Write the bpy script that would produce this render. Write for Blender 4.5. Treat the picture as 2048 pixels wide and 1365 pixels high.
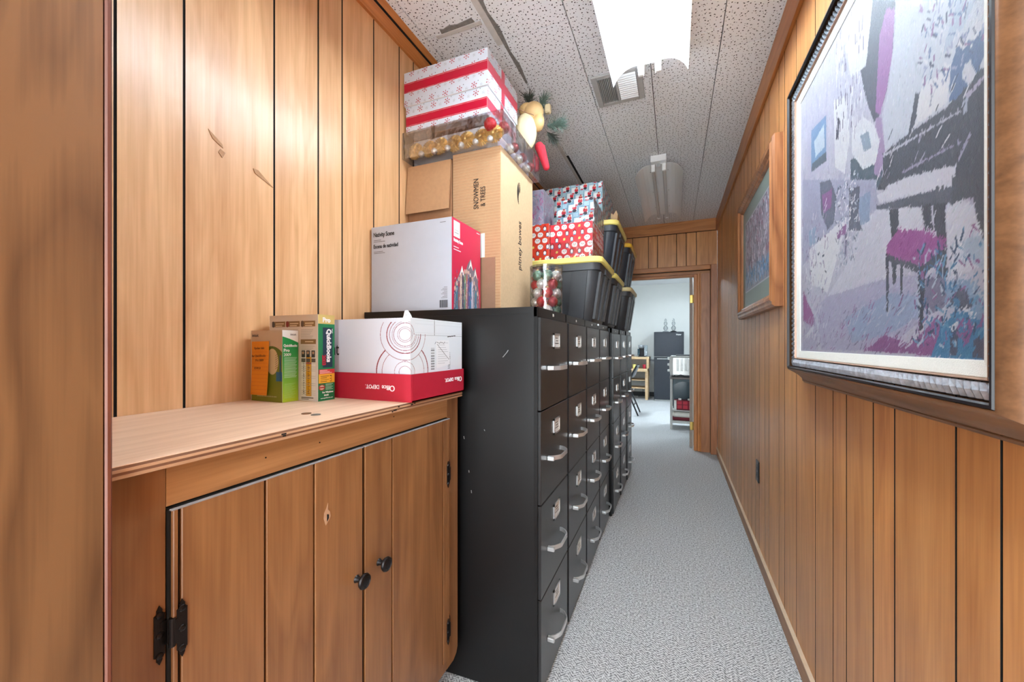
import bpy, bmesh, math, random
import numpy as np
from mathutils import Vector, Matrix
random.seed(7)
for _o in list(bpy.data.objects): bpy.data.objects.remove(_o, do_unlink=True)
C = bpy.context.scene.collection
H = 1.2            # eye height; shapes below are authored with z relative to the eye
# ---------------------------------------------------------------- camera, light, exposure
cam_d = bpy.data.cameras.new('camera'); cam = bpy.data.objects.new('camera', cam_d); C.objects.link(cam)
cam_d.sensor_width = 36; cam_d.lens = 36*787/2048; cam_d.shift_y = 6.5/2048; cam_d.clip_start = .02
cam.location = (0, 0, H); cam.rotation_euler = (math.radians(90), 0, math.atan(325/787))
bpy.context.scene.camera = cam
W = bpy.data.worlds.new('world'); bpy.context.scene.world = W; W.use_nodes = True
W.node_tree.nodes['Background'].inputs[0].default_value = (.85, .95, 1.0, 1)
W.node_tree.nodes['Background'].inputs[1].default_value = 3.9
vs = bpy.context.scene.view_settings
vs.view_transform = 'Standard'; vs.look = 'None'; vs.gamma = 1; vs.use_curve_mapping = False
vs.exposure = 1.55
TUBE = 21.0; TUBE_FAR = 66.0
# ---------------------------------------------------------------- helpers
def L(r, g, b):
    f = lambda c: (c/255/12.92) if c/255 <= .04045 else ((c/255+.055)/1.055)**2.4
    return (f(r), f(g), f(b), 1)
def newmat(name):
    m = bpy.data.materials.new(name); m.use_nodes = True
    return m, m.node_tree.nodes, m.node_tree.links, m.node_tree.nodes['Principled BSDF']
def plain(name, col, rough=.6, metal=0, noise=.06, scale=30, bump=0, bscale=200, spec=None, emit=0):
    m, N, K, P = newmat(name)
    P.inputs['Roughness'].default_value = rough; P.inputs['Metallic'].default_value = metal
    if spec is not None: P.inputs['Specular IOR Level'].default_value = spec
    t = N.new('ShaderNodeTexCoord')
    n = N.new('ShaderNodeTexNoise'); n.inputs['Scale'].default_value = scale; n.inputs['Detail'].default_value = 4
    K.new(t.outputs['Object'], n.inputs['Vector'])
    r = N.new('ShaderNodeValToRGB')
    c = col
    r.color_ramp.elements[0].color = (c[0]*(1-noise), c[1]*(1-noise), c[2]*(1-noise), 1); r.color_ramp.elements[0].position = .3
    r.color_ramp.elements[1].color = (min(1, c[0]*(1+noise)), min(1, c[1]*(1+noise)), min(1, c[2]*(1+noise)), 1); r.color_ramp.elements[1].position = .7
    K.new(n.outputs['Fac'], r.inputs[0]); K.new(r.outputs[0], P.inputs['Base Color'])
    if bump:
        n2 = N.new('ShaderNodeTexNoise'); n2.inputs['Scale'].default_value = bscale; K.new(t.outputs['Object'], n2.inputs['Vector'])
        b = N.new('ShaderNodeBump'); b.inputs['Strength'].default_value = bump; b.inputs['Distance'].default_value = .002
        K.new(n2.outputs['Fac'], b.inputs['Height']); K.new(b.outputs[0], P.inputs['Normal'])
    if emit:
        P.inputs['Emission Color'].default_value = (.82, .98, 1.09, 1); P.inputs['Emission Strength'].default_value = emit
    return m
def wood(name, dark, light, axis='z', rough=.35, vary=.12, bump=.15, figure=.35, coat=0):
    m, N, K, P = newmat(name)
    P.inputs['Roughness'].default_value = rough
    if coat: P.inputs['Coat Weight'].default_value = coat; P.inputs['Coat Roughness'].default_value = .18
    t = N.new('ShaderNodeTexCoord'); oi = N.new('ShaderNodeObjectInfo')
    sc = N.new('ShaderNodeVectorMath'); sc.operation = 'SCALE'; sc.inputs[0].default_value = (17.3, 31.7, 11.1)
    K.new(oi.outputs['Random'], sc.inputs['Scale'])
    ad = N.new('ShaderNodeVectorMath'); ad.operation = 'ADD'; K.new(t.outputs['Object'], ad.inputs[0]); K.new(sc.outputs[0], ad.inputs[1])
    def noise(s_across, s_along, det=4, dist=0):
        mp = N.new('ShaderNodeMapping'); v = [s_across]*3; v['xyz'.index(axis)] = s_along
        mp.inputs['Scale'].default_value = v; K.new(ad.outputs[0], mp.inputs[0])
        n = N.new('ShaderNodeTexNoise'); n.inputs['Scale'].default_value = 1; n.inputs['Detail'].default_value = det
        n.inputs['Distortion'].default_value = dist; K.new(mp.outputs[0], n.inputs['Vector']); return n
    big = noise(7, .9, 3, .6); fine = noise(220, 5, 3); mid = noise(38, 1.6, 4, .4)
    mu = N.new('ShaderNodeMath'); mu.operation = 'MULTIPLY'; mu.inputs[1].default_value = 16; K.new(big.outputs['Fac'], mu.inputs[0])
    pp = N.new('ShaderNodeMath'); pp.operation = 'PINGPONG'; pp.inputs[1].default_value = 1; K.new(mu.outputs[0], pp.inputs[0])
    def madd(a, ka, b, kb):
        x = N.new('ShaderNodeMath'); x.operation = 'MULTIPLY'; x.inputs[1].default_value = ka; K.new(a, x.inputs[0])
        y = N.new('ShaderNodeMath'); y.operation = 'MULTIPLY_ADD'; y.inputs[1].default_value = kb; K.new(b, y.inputs[0]); K.new(x.outputs[0], y.inputs[2]); return y.outputs[0]
    v = madd(pp.outputs[0], figure*.5, mid.outputs['Fac'], .55)
    v2 = N.new('ShaderNodeMath'); v2.operation = 'MULTIPLY_ADD'; v2.inputs[1].default_value = .35; K.new(fine.outputs['Fac'], v2.inputs[0]); K.new(v, v2.inputs[2])
    v3 = N.new('ShaderNodeMath'); v3.operation = 'MULTIPLY_ADD'; v3.inputs[1].default_value = .5; K.new(big.outputs['Fac'], v3.inputs[0]); K.new(v2.outputs[0], v3.inputs[2])
    r = N.new('ShaderNodeValToRGB'); r.color_ramp.elements[0].position = .5; r.color_ramp.elements[1].position = 1.05
    r.color_ramp.elements[0].color = dark; r.color_ramp.elements[1].color = light
    K.new(v3.outputs[0], r.inputs[0])
    hs = N.new('ShaderNodeHueSaturation'); mr = N.new('ShaderNodeMapRange')
    mr.inputs['To Min'].default_value = 1-vary; mr.inputs['To Max'].default_value = 1+vary
    K.new(oi.outputs['Random'], mr.inputs['Value']); K.new(mr.outputs[0], hs.inputs['Value']); K.new(r.outputs[0], hs.inputs['Color'])
    K.new(hs.outputs[0], P.inputs['Base Color'])
    b = N.new('ShaderNodeBump'); b.inputs['Strength'].default_value = bump; b.inputs['Distance'].default_value = .001
    K.new(v2.outputs[0], b.inputs['Height']); K.new(b.outputs[0], P.inputs['Normal'])
    return m
def print_mat(name, rough=.5, coat=0, bump=0):
    m, N, K, P = newmat(name); P.inputs['Roughness'].default_value = rough
    a = N.new('ShaderNodeVertexColor'); a.layer_name = 'Col'; K.new(a.outputs['Color'], P.inputs['Base Color'])
    if coat: P.inputs['Coat Weight'].default_value = coat
    if bump:
        t = N.new('ShaderNodeTexCoord'); n = N.new('ShaderNodeTexNoise'); n.inputs['Scale'].default_value = 420
        K.new(t.outputs['Object'], n.inputs['Vector']); b = N.new('ShaderNodeBump'); b.inputs['Strength'].default_value = bump; b.inputs['Distance'].default_value = .002
        K.new(n.outputs['Fac'], b.inputs['Height']); K.new(b.outputs[0], P.inputs['Normal'])
    return m
def clear_mat(name, tint=(.95, .97, 1, 1), gloss=.16, rough=.06):
    m, N, K, P = newmat(name); N.remove(P)
    tr = N.new('ShaderNodeBsdfTransparent'); tr.inputs[0].default_value = tint
    gl = N.new('ShaderNodeBsdfGlossy'); gl.inputs['Roughness'].default_value = rough
    lw = N.new('ShaderNodeLayerWeight'); lw.inputs[0].default_value = .35
    t = N.new('ShaderNodeTexCoord'); n = N.new('ShaderNodeTexNoise'); n.inputs['Scale'].default_value = 18; K.new(t.outputs['Object'], n.inputs['Vector'])
    b = N.new('ShaderNodeBump'); b.inputs['Strength'].default_value = .5; b.inputs['Distance'].default_value = .01; K.new(n.outputs['Fac'], b.inputs['Height'])
    K.new(b.outputs[0], gl.inputs['Normal']); K.new(b.outputs[0], lw.inputs['Normal'])
    ma = N.new('ShaderNodeMath'); ma.operation = 'MULTIPLY_ADD'; ma.inputs[1].default_value = .5; ma.inputs[2].default_value = gloss; K.new(lw.outputs['Fresnel'], ma.inputs[0])
    mx = N.new('ShaderNodeMixShader'); K.new(ma.outputs[0], mx.inputs[0]); K.new(tr.outputs[0], mx.inputs[1]); K.new(gl.outputs[0], mx.inputs[2])
    K.new(mx.outputs[0], N['Material Output'].inputs[0]); return m

class MB:
    def __init__(s): s.v = []; s.f = []; s.m = []
    def quad(s, *p, mi=0):
        i = len(s.v); s.v += [tuple(q) for q in p]; s.f.append(tuple(range(i, i+len(p)))); s.m.append(mi)
    def box(s, x0, x1, y0, y1, z0, z1, mi=0, bev=0):
        if bev and min(x1-x0, y1-y0, z1-z0) > 2.2*bev:
            return s.bbox(x0, x1, y0, y1, z0, z1, bev, mi)
        i = len(s.v)
        s.v += [(x, y, z) for z in (z0, z1) for x, y in ((x0, y0), (x1, y0), (x1, y1), (x0, y1))]
        s.f += [tuple(i+k for k in q) for q in ((3, 2, 1, 0), (4, 5, 6, 7), (0, 1, 5, 4), (1, 2, 6, 5), (2, 3, 7, 6), (3, 0, 4, 7))]
        s.m += [mi]*6; return s
    def bbox(s, x0, x1, y0, y1, z0, z1, b, mi=0):
        bm = bmesh.new(); bmesh.ops.create_cube(bm, size=1)
        for v in bm.verts: v.co = Vector(((x0+x1)/2+v.co.x*(x1-x0), (y0+y1)/2+v.co.y*(y1-y0), (z0+z1)/2+v.co.z*(z1-z0)))
        bmesh.ops.bevel(bm, geom=bm.edges[:], offset=b, segments=1, affect='EDGES')
        s.addbm(bm, mi); return s
    def addbm(s, bm, mi=0, mat=None):
        bm.verts.index_update(); i = len(s.v)
        s.v += [tuple(mat @ v.co if mat else v.co) for v in bm.verts]
        for f in bm.faces: s.f.append(tuple(i+v.index for v in f.verts)); s.m.append(mi)
        bm.free()
    def hexa(s, p, mi=0):     # 8 points: bottom 4, top 4, same winding
        i = len(s.v); s.v += [tuple(q) for q in p]
        s.f += [tuple(i+k for k in q) for q in ((3, 2, 1, 0), (4, 5, 6, 7), (0, 1, 5, 4), (1, 2, 6, 5), (2, 3, 7, 6), (3, 0, 4, 7))]; s.m += [mi]*6; return s
    def cyl(s, p0, p1, r0, r1=None, n=16, mi=0, caps=True):
        r1 = r0 if r1 is None else r1; p0 = Vector(p0); p1 = Vector(p1); d = (p1-p0).normalized()
        a = d.orthogonal().normalized(); b = d.cross(a); i = len(s.v)
        for p, r in ((p0, r0), (p1, r1)):
            for k in range(n):
                t = 2*math.pi*k/n; s.v.append(tuple(p+a*math.cos(t)*r+b*math.sin(t)*r))
        for k in range(n): s.f.append((i+k, i+(k+1) % n, i+n+(k+1) % n, i+n+k)); s.m.append(mi)
        if caps: s.f += [tuple(i+n-1-k for k in range(n)), tuple(i+n+k for k in range(n))]; s.m += [mi, mi]
        return s
    def lathe(s, c, prof, n=20, axis='z', mi=0):
        i = len(s.v); m = len(prof)
        for r, h in prof:
            for k in range(n):
                t = 2*math.pi*k/n; a, b = r*math.cos(t), r*math.sin(t)
                q = {'z': (a, b, h), 'x': (h, a, b), 'y': (b, h, a)}[axis]
                s.v.append((c[0]+q[0], c[1]+q[1], c[2]+q[2]))
        for j in range(m-1):
            for k in range(n): s.f.append((i+j*n+k, i+j*n+(k+1) % n, i+(j+1)*n+(k+1) % n, i+(j+1)*n+k)); s.m.append(mi)
        s.f += [tuple(i+n-1-k for k in range(n)), tuple(i+(m-1)*n+k for k in range(n))]; s.m += [mi, mi]; return s
    def ball(s, c, r, n=16, mi=0, sq=(1, 1, 1)):
        bm = bmesh.new(); bmesh.ops.create_uvsphere(bm, u_segments=n, v_segments=max(6, n*2//3), radius=r)
        s.addbm(bm, mi, Matrix.Translation(c) @ Matrix.Diagonal((*sq, 1))); return s
    def prism(s, pts, off, mi=0):    # planar polygon pts extruded by vector off
        off = Vector(off); i = len(s.v); n = len(pts)
        s.v += [tuple(p) for p in pts]+[tuple(Vector(p)+off) for p in pts]
        s.f += [tuple(range(i+n-1, i-1, -1)), tuple(range(i+n, i+2*n))]; s.m += [mi, mi]
        for k in range(n): s.f.append((i+k, i+(k+1) % n, i+n+(k+1) % n, i+n+k)); s.m.append(mi)
        return s
    def tube(s, pts, r, n=8, mi=0, closed=False):
        for a, b in zip(pts[:-1], pts[1:]): s.cyl(a, b, r, n=n, mi=mi)
        for p in pts[1:-1]: s.ball(p, r, 8, mi)
        return s
    def band(s, pts, hw, th, up=(0, 0, 1), mi=0):   # flat ribbon swept along pts, half height hw along up, thickness th
        up = Vector(up); P = [Vector(p) for p in pts]; i = len(s.v)
        for k, p in enumerate(P):
            d = (P[min(k+1, len(P)-1)]-P[max(k-1, 0)]).normalized(); nn = d.cross(up).normalized()*th/2
            s.v += [tuple(p-up*hw-nn), tuple(p-up*hw+nn), tuple(p+up*hw+nn), tuple(p+up*hw-nn)]
        for k in range(len(P)-1):
            a = i+4*k
            for j in range(4): s.f.append((a+j, a+(j+1) % 4, a+4+(j+1) % 4, a+4+j)); s.m.append(mi)
        s.f += [(i+3, i+2, i+1, i), tuple(i+4*(len(P)-1)+j for j in range(4))]; s.m += [mi, mi]; return s
    def build(s, name, mats, parent=None, smooth=False, **props):
        if not isinstance(mats, (list, tuple)): mats = [mats]
        org = Vector((0, 0, 0)); q = parent
        while q is not None: org += q.location; q = q.parent
        me = bpy.data.meshes.new(name)
        me.from_pydata([(v[0]-org.x, v[1]-org.y, v[2]+H-org.z) for v in s.v], [], s.f)
        for m in mats: me.materials.append(m)
        if len(mats) > 1: me.polygons.foreach_set('material_index', s.m)
        bm = bmesh.new(); bm.from_mesh(me); bmesh.ops.recalc_face_normals(bm, faces=bm.faces[:]); bm.to_mesh(me); bm.free()
        if smooth:
            me.polygons.foreach_set('use_smooth', [True]*len(me.polygons))
            me.set_sharp_from_angle(angle=math.radians(40))
        o = bpy.data.objects.new(name, me); C.objects.link(o)
        if parent is not None: o.parent = parent
        for k, v in props.items(): o[k] = v
        return o
def thing(name, label, cat, loc, group=None):    # loc z is relative to the eye
    o = bpy.data.objects.new(name, None); C.objects.link(o); o.empty_display_size = .05
    o.location = (loc[0], loc[1], loc[2]+H); o['label'] = label; o['category'] = cat
    if group: o['group'] = group
    return o
def part_label(o, s): o['label'] = s; return o
def copy_tree(o, off, label, group=None):
    def cp(q, par):
        c = q.copy(); C.objects.link(c)
        if par: c.parent = par
        for ch in q.children: cp(ch, c)
        return c
    r = cp(o, None); r.location = Vector(o.location)+Vector(off); r['label'] = label
    if group: r['group'] = group
    return r
MOV = Vector((0, 0, 0))
def text(body, size, parent, org, right, up, mat, name='lettering', align='LEFT', ext=.0004, sx=1, bold=0, label=None):
    cu = bpy.data.curves.new(name, 'FONT'); cu.body = body; cu.size = size; cu.extrude = ext; cu.align_x = align; cu.offset = bold; cu.resolution_u = 3
    t = bpy.data.objects.new('tmp', cu); C.objects.link(t)
    bpy.context.view_layer.update()
    me = bpy.data.meshes.new_from_object(t.evaluated_get(bpy.context.evaluated_depsgraph_get()))
    bpy.data.objects.remove(t, do_unlink=True)
    right = Vector(right); up = Vector(up); nn = right.cross(up)
    o0 = Vector((0, 0, 0)); q = parent
    while q is not None: o0 += q.location; q = q.parent
    base = Vector(org)+Vector((0, 0, H))-o0
    for v in me.vertices: v.co = base+right*v.co.x*sx+up*v.co.y+nn*v.co.z
    me.materials.clear(); me.materials.append(mat); me.name = name
    o = bpy.data.objects.new(name, me); C.objects.link(o); o.parent = parent
    return o
class Canvas:       # flat print: a colour grid, u to the right, v up, both in metres
    def __init__(s, w, h, step, bg):
        s.w, s.h = w, h; s.nx = max(2, int(w/step)+1); s.ny = max(2, int(h/step)+1)
        s.X, s.Y = np.meshgrid(np.linspace(0, w, s.nx), np.linspace(0, h, s.ny))
        s.c = np.zeros((s.ny, s.nx, 3)); s.c[:] = bg
    def win(s, x0, x1, y0, y1):
        i0 = max(0, int(x0/s.w*(s.nx-1))); i1 = min(s.nx, int(x1/s.w*(s.nx-1))+2)
        j0 = max(0, int(y0/s.h*(s.ny-1))); j1 = min(s.ny, int(y1/s.h*(s.ny-1))+2)
        return slice(j0, max(j0, j1)), slice(i0, max(i0, i1))
    def rect(s, x0, x1, y0, y1, col):
        w = s.win(x0, x1, y0, y1); m = (s.X[w] >= x0) & (s.X[w] <= x1) & (s.Y[w] >= y0) & (s.Y[w] <= y1); s.c[w][m] = col
    def ell(s, x, y, rx, ry, col, a=0):
        R = max(rx, ry); w = s.win(x-R, x+R, y-R, y+R); dx = s.X[w]-x; dy = s.Y[w]-y; ca, sa = math.cos(a), math.sin(a)
        m = ((dx*ca+dy*sa)/rx)**2+((-dx*sa+dy*ca)/ry)**2 <= 1; s.c[w][m] = col
    def ring(s, x, y, r, t, col, a0=-400, a1=400, sx=1):
        w = s.win(x-(r+t)*sx, x+(r+t)*sx, y-r-t, y+r+t); d = np.hypot((s.X[w]-x)/sx, s.Y[w]-y); an = np.degrees(np.arctan2(s.Y[w]-y, s.X[w]-x))
        m = (abs(d-r) <= t/2) & (an >= a0) & (an <= a1); s.c[w][m] = col
    def poly(s, pts, col):
        xs = [p[0] for p in pts]; ys = [p[1] for p in pts]; w = s.win(min(xs), max(xs), min(ys), max(ys)); X, Y = s.X[w], s.Y[w]
        m = np.zeros(X.shape, bool); n = len(pts)
        for k in range(n):
            (xa, ya), (xb, yb) = pts[k], pts[(k+1) % n]
            if ya == yb: continue
            m ^= ((ya > Y) != (yb > Y)) & (X < (xb-xa)*(Y-ya)/(yb-ya)+xa)
        s.c[w][m] = col
    def line(s, x0, y0, x1, y1, t, col):
        d = math.hypot(x1-x0, y1-y0) or 1e-6; nx, ny = -(y1-y0)/d*t/2, (x1-x0)/d*t/2
        s.poly([(x0+nx, y0+ny), (x1+nx, y1+ny), (x1-nx, y1-ny), (x0-nx, y0-ny)], col)
    def build(s, name, mat, parent, org, right, up):
        c = s.c/255.; lin = np.where(c <= .04045, c/12.92, ((c+.055)/1.055)**2.4)
        right = Vector(right); up = Vector(up); o0 = Vector((0, 0, 0)); q = parent
        while q is not None: o0 += q.location; q = q.parent
        b = Vector(org)+Vector((0, 0, H))-o0
        V = np.stack([b[k]+right[k]*s.X.ravel()+up[k]*s.Y.ravel() for k in range(3)], 1)
        idx = np.arange(s.nx*s.ny).reshape(s.ny, s.nx)
        Fq = np.stack([idx[:-1, :-1].ravel(), idx[:-1, 1:].ravel(), idx[1:, 1:].ravel(), idx[1:, :-1].ravel()], 1)
        me = bpy.data.meshes.new(name); me.vertices.add(len(V)); me.vertices.foreach_set('co', V.ravel().astype(np.float32))
        me.loops.add(Fq.size); me.loops.foreach_set('vertex_index', Fq.ravel().astype(np.int32))
        me.polygons.add(len(Fq)); me.polygons.foreach_set('loop_start', np.arange(0, Fq.size, 4, dtype=np.int32)); me.update(calc_edges=True)
        a = me.color_attributes.new('Col', 'FLOAT_COLOR', 'POINT')
        a.data.foreach_set('color', np.concatenate([lin.reshape(-1, 3), np.ones((len(V), 1))], 1).ravel().astype(np.float32))
        me.materials.append(mat); o = bpy.data.objects.new(name, me); C.objects.link(o); o.parent = parent
        return o
def rring(cx, cy, hx, hy, r, z, n=5):
    P = []
    for sx, sy, a0 in ((1, 1, 0), (-1, 1, 90), (-1, -1, 180), (1, -1, 270)):
        for k in range(n):
            a = math.radians(a0+90*k/(n-1)); P.append((cx+sx*(hx-r)+r*math.cos(a), cy+sy*(hy-r)+r*math.sin(a), z))
    return P
def loft(mb, rings, mi=0, cap0=True, cap1=True):
    i = len(mb.v); n = len(rings[0])
    for R in rings: mb.v += R
    for j in range(len(rings)-1):
        for k in range(n): mb.f.append((i+j*n+k, i+j*n+(k+1) % n, i+(j+1)*n+(k+1) % n, i+(j+1)*n+k)); mb.m.append(mi)
    if cap0: mb.f.append(tuple(i+n-1-k for k in range(n))); mb.m.append(mi)
    if cap1: mb.f.append(tuple(i+(len(rings)-1)*n+k for k in range(n))); mb.m.append(mi)
    return mb
# ---------------------------------------------------------------- materials
M = {}
M['panel'] = wood('panelling_lit_tone', L(200, 148, 100), L(238, 194, 146), 'z', .30, .05, .1, .25)  # left wall's stronger light is put into this lighter wood colour
M['panel_r'] = wood('panelling_dim_tone', L(182, 116, 62), L(228, 164, 102), 'z', .36, .09, .1, .2)  # same wood as the left wall, its dimmer light put into the colour
M['panel_dark'] = wood('dark_panelling', L(170, 106, 52), L(220, 154, 90), 'z', .35, .08, .12, .3)
M['trim'] = wood('trim_wood', L(156, 92, 44), L(204, 134, 72), 'y', .4, .06)
M['trimx'] = wood('trim_wood_across', L(156, 92, 44), L(204, 134, 72), 'x', .4, .06)
M['casing'] = wood('door_casing_wood', L(148, 90, 54), L(198, 132, 86), 'z', .38, .1)
M['jamb'] = wood('jamb_wood', L(176, 106, 48), L(214, 142, 78), 'z', .4, .06)
M['part'] = wood('closet_plywood', L(92, 62, 38), L(132, 94, 60), 'z', .45, .0, .1, .8)  # weak glancing light on this panel is put into its darkened colour
M['edge'] = wood('red_brown_edge', L(88, 46, 32), L(124, 70, 50), 'z', .45, .0)
M['gap'] = plain('dark_groove', L(14, 11, 9), .9)
M['door'] = wood('cabinet_door_wood', L(116, 74, 42), L(158, 110, 68), 'z', .36, .07, .1, .35)
M['stile'] = wood('cabinet_frame_wood', L(114, 74, 44), L(154, 108, 68), 'z', .4, .06, .1, .3)
M['rail'] = wood('cabinet_rail_wood', L(158, 110, 66), L(200, 150, 100), 'y', .45, .0, .1, .3)
M['ply'] = wood('raw_plywood', L(210, 172, 142), L(240, 208, 180), 'y', .6, .0, .1, .25)
M['plyl'] = wood('plywood_light_layer', L(178, 134, 98), L(204, 162, 126), 'y', .8, .05)
M['plyd'] = wood('plywood_dark_layer', L(104, 74, 56), L(146, 108, 84), 'y', .85, .1, .5)
M['base'] = wood('baseboard_wood', L(136, 90, 54), L(178, 126, 80), 'y', .45, .05)
M['basetop'] = plain('pale_baseboard_edge', L(214, 190, 162), .6)
M['pine'] = wood('pale_pine', L(196, 158, 116), L(226, 194, 152), 'x', .5, .04)
M['black'] = plain('black_enamel_steel', L(18, 17, 18), .34, .0, .08, 6, .05, 60, .4)
M['blackd'] = plain('grey_black_drawer_steel', L(38, 37, 38), .28, .0, .05, 6, .04, 60, .7)
M['scratch'] = plain('bare_scratch', L(150, 150, 150), .6)
M['chrome'] = plain('brushed_aluminium', L(224, 224, 224), .34, .75)
M['brass'] = plain('brass', L(190, 160, 90), .35, 1)
M['iron'] = plain('oil_rubbed_iron', L(44, 40, 40), .32, .8, .2)
M['card'] = plain('white_card', L(226, 226, 222), .7)
M['ink'] = plain('black_ink', L(28, 28, 32), .6)
M['pencil'] = plain('grey_ink', L(110, 110, 118), .7)
M['white'] = plain('white_enamel', L(236, 236, 236), .35, 0, .01)
M['whitep'] = plain('white_paper', L(240, 240, 242), .7, 0, .02)
M['tube_on'] = plain('lit_tube', L(255, 255, 255), .5, emit=TUBE)
M['tube_far'] = plain('lit_tube_far', L(255, 255, 255), .5, emit=TUBE_FAR)
M['tube_off'] = plain('unlit_tube', L(214, 214, 214), .3, 0, .01)
M['reflect'] = plain('grey_white_reflector', L(248, 248, 248), .3, 0, .01)
M['vent'] = plain('vent_grey', L(176, 174, 172), .45)
M['cardb'] = plain('cardboard', L(186, 146, 108), .8, 0, .05, 60, .2, 300)
M['cardl'] = plain('cardboard_light', L(206, 176, 138), .8, 0, .05, 90, .2, 300)
M['cardd'] = plain('cardboard_dark', L(164, 120, 86), .8, 0, .05, 60, .2, 300)
M['tape'] = plain('packing_tape', L(150, 116, 92), .35, 0, .05)
M['print'] = print_mat('printed_card', .42)
M['wrap'] = print_mat('gift_wrap', .3, .3)
M['paint'] = print_mat('painted_canvas', .5, .08, .3)
M['bin'] = plain('black_tote_plastic', L(62, 64, 68), .42, 0, .08, 10, .05, 120, .5)
M['binb'] = plain('blue_black_tote_plastic', L(52, 58, 68), .4, 0, .08, 10, .05, 120, .5)
M['lid'] = plain('yellow_lid', L(246, 228, 128), .45, 0, .03)
M['lido'] = plain('amber_lid', L(240, 188, 60), .45, 0, .03)
M['lidt'] = plain('tan_lid', L(222, 204, 150), .5, 0, .03)
M['clear'] = clear_mat('clear_plastic', (.985, .99, 1, 1), .035, .05)
M['clear2'] = clear_mat('clear_plastic_bag', (.97, .97, .99, 1), .10, .12)
M['gold'] = plain('gold_foil', L(232, 190, 120), .35, .35, .3, 60, .6, 80)
M['silver'] = plain('silver_glitter', L(226, 224, 218), .3, .45, .35, 140, .8, 160)
M['redg'] = plain('red_glitter', L(196, 40, 52), .4, .35, .3, 220, .8, 260)
M['redsat'] = plain('satin_rose_red', L(176, 64, 66), .35, .3, .1)
M['greeng'] = plain('green_frosted_bauble', L(112, 146, 128), .35, .4, .45, 110, .6, 120)
M['rug'] = None
M['red'] = plain('red_card', L(178, 28, 52), .5, 0, .04)
M['redfelt'] = plain('red_felt', L(206, 46, 62), .9, 0, .06, 60, .5, 300)
M['cream'] = plain('cream_felt', L(222, 206, 166), .9, 0, .05, 60, .5, 240)
M['tan'] = plain('tan_satin', L(198, 164, 112), .45, 0, .18, 14)
M['pineg'] = plain('frosted_needles', L(104, 126, 116), .7, 0, .4, 200)
M['pined'] = plain('dark_needles', L(58, 66, 58), .7, 0, .4, 200)
M['orange'] = plain('orange_note_paper', L(240, 158, 44), .7, 0, .02)
M['fridge'] = plain('black_fridge', L(36, 40, 48), .32, .2, .05)
M['greyp'] = plain('grey_plastic', L(150, 152, 156), .4)
M['darkp'] = plain('dark_plastic', L(38, 38, 42), .4)
M['teal'] = plain('dark_teal_glass', L(40, 62, 72), .15)
M['steel'] = plain('stainless', L(172, 172, 170), .3, .8)
M['cartm'] = plain('cart_enamel', L(192, 190, 186), .5)
M['towel'] = plain('white_towel', L(228, 224, 214), .9, 0, .05, 40, .6, 90)
M['wine'] = plain('wine_red_cloth', L(112, 26, 40), .8)
M['wallw'] = plain('pale_grey_wall', L(238, 238, 234), .8, 0, .015, 4)
M['tile_edge'] = plain('pale_tile_edge', L(206, 202, 198), .8)
M['tear'] = plain('exposed_dark_fibre', L(128, 124, 120), .9, 0, .2, 80)
M['frameb'] = plain('black_frame', L(34, 31, 34), .3, 0, .1)
M['bluesil'] = plain('pewter_frame', L(164, 172, 182), .36, .45, .3, 60, .3, 120)
M['framebr'] = wood('bronze_frame_wood', L(90, 60, 38), L(138, 96, 64), 'y', .4, .0, .2)
M['framebr2'] = wood('mottled_gold_frame', L(104, 56, 28), L(196, 134, 88), 'z', .35, .0, .5, .3)
M['linen'] = plain('cream_linen', L(234, 236, 230), .8, 0, .03, 300, .4, 500)
M['liner'] = plain('rose_gold_lip', L(170, 136, 116), .4, .3)
M['copper'] = plain('penny_copper', L(132, 92, 66), .4, .8)
M['nickel'] = plain('dull_nickel', L(150, 150, 146), .4, .8)
# ceiling tile and carpet
def tile_mat():
    m, N, K, P = newmat('perforated_ceiling_tile'); P.inputs['Roughness'].default_value = .85
    t = N.new('ShaderNodeTexCoord'); outs = []
    for sc, r0, off in ((52, .085, 0), (42, .12, 3.3)):
        mp = N.new('ShaderNodeMapping'); mp.inputs['Location'].default_value = (off, off*2, 0); K.new(t.outputs['Object'], mp.inputs[0])
        v = N.new('ShaderNodeTexVoronoi'); v.voronoi_dimensions = '2D'; v.inputs['Scale'].default_value = sc; v.inputs['Randomness'].default_value = .75
        K.new(mp.outputs[0], v.inputs['Vector'])
        l = N.new('ShaderNodeMath'); l.operation = 'LESS_THAN'; l.inputs[1].default_value = r0; K.new(v.outputs['Distance'], l.inputs[0]); outs.append(l)
    mx = N.new('ShaderNodeMath'); mx.operation = 'MAXIMUM'; K.new(outs[0].outputs[0], mx.inputs[0]); K.new(outs[1].outputs[0], mx.inputs[1])
    c = N.new('ShaderNodeMix'); c.data_type = 'RGBA'; c.inputs['A'].default_value = L(242, 244, 247); c.inputs['B'].default_value = L(62, 60, 60)
    K.new(mx.outputs[0], c.inputs['Factor']); K.new(c.outputs['Result'], P.inputs['Base Color'])
    return m
M['tile'] = tile_mat()
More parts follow.
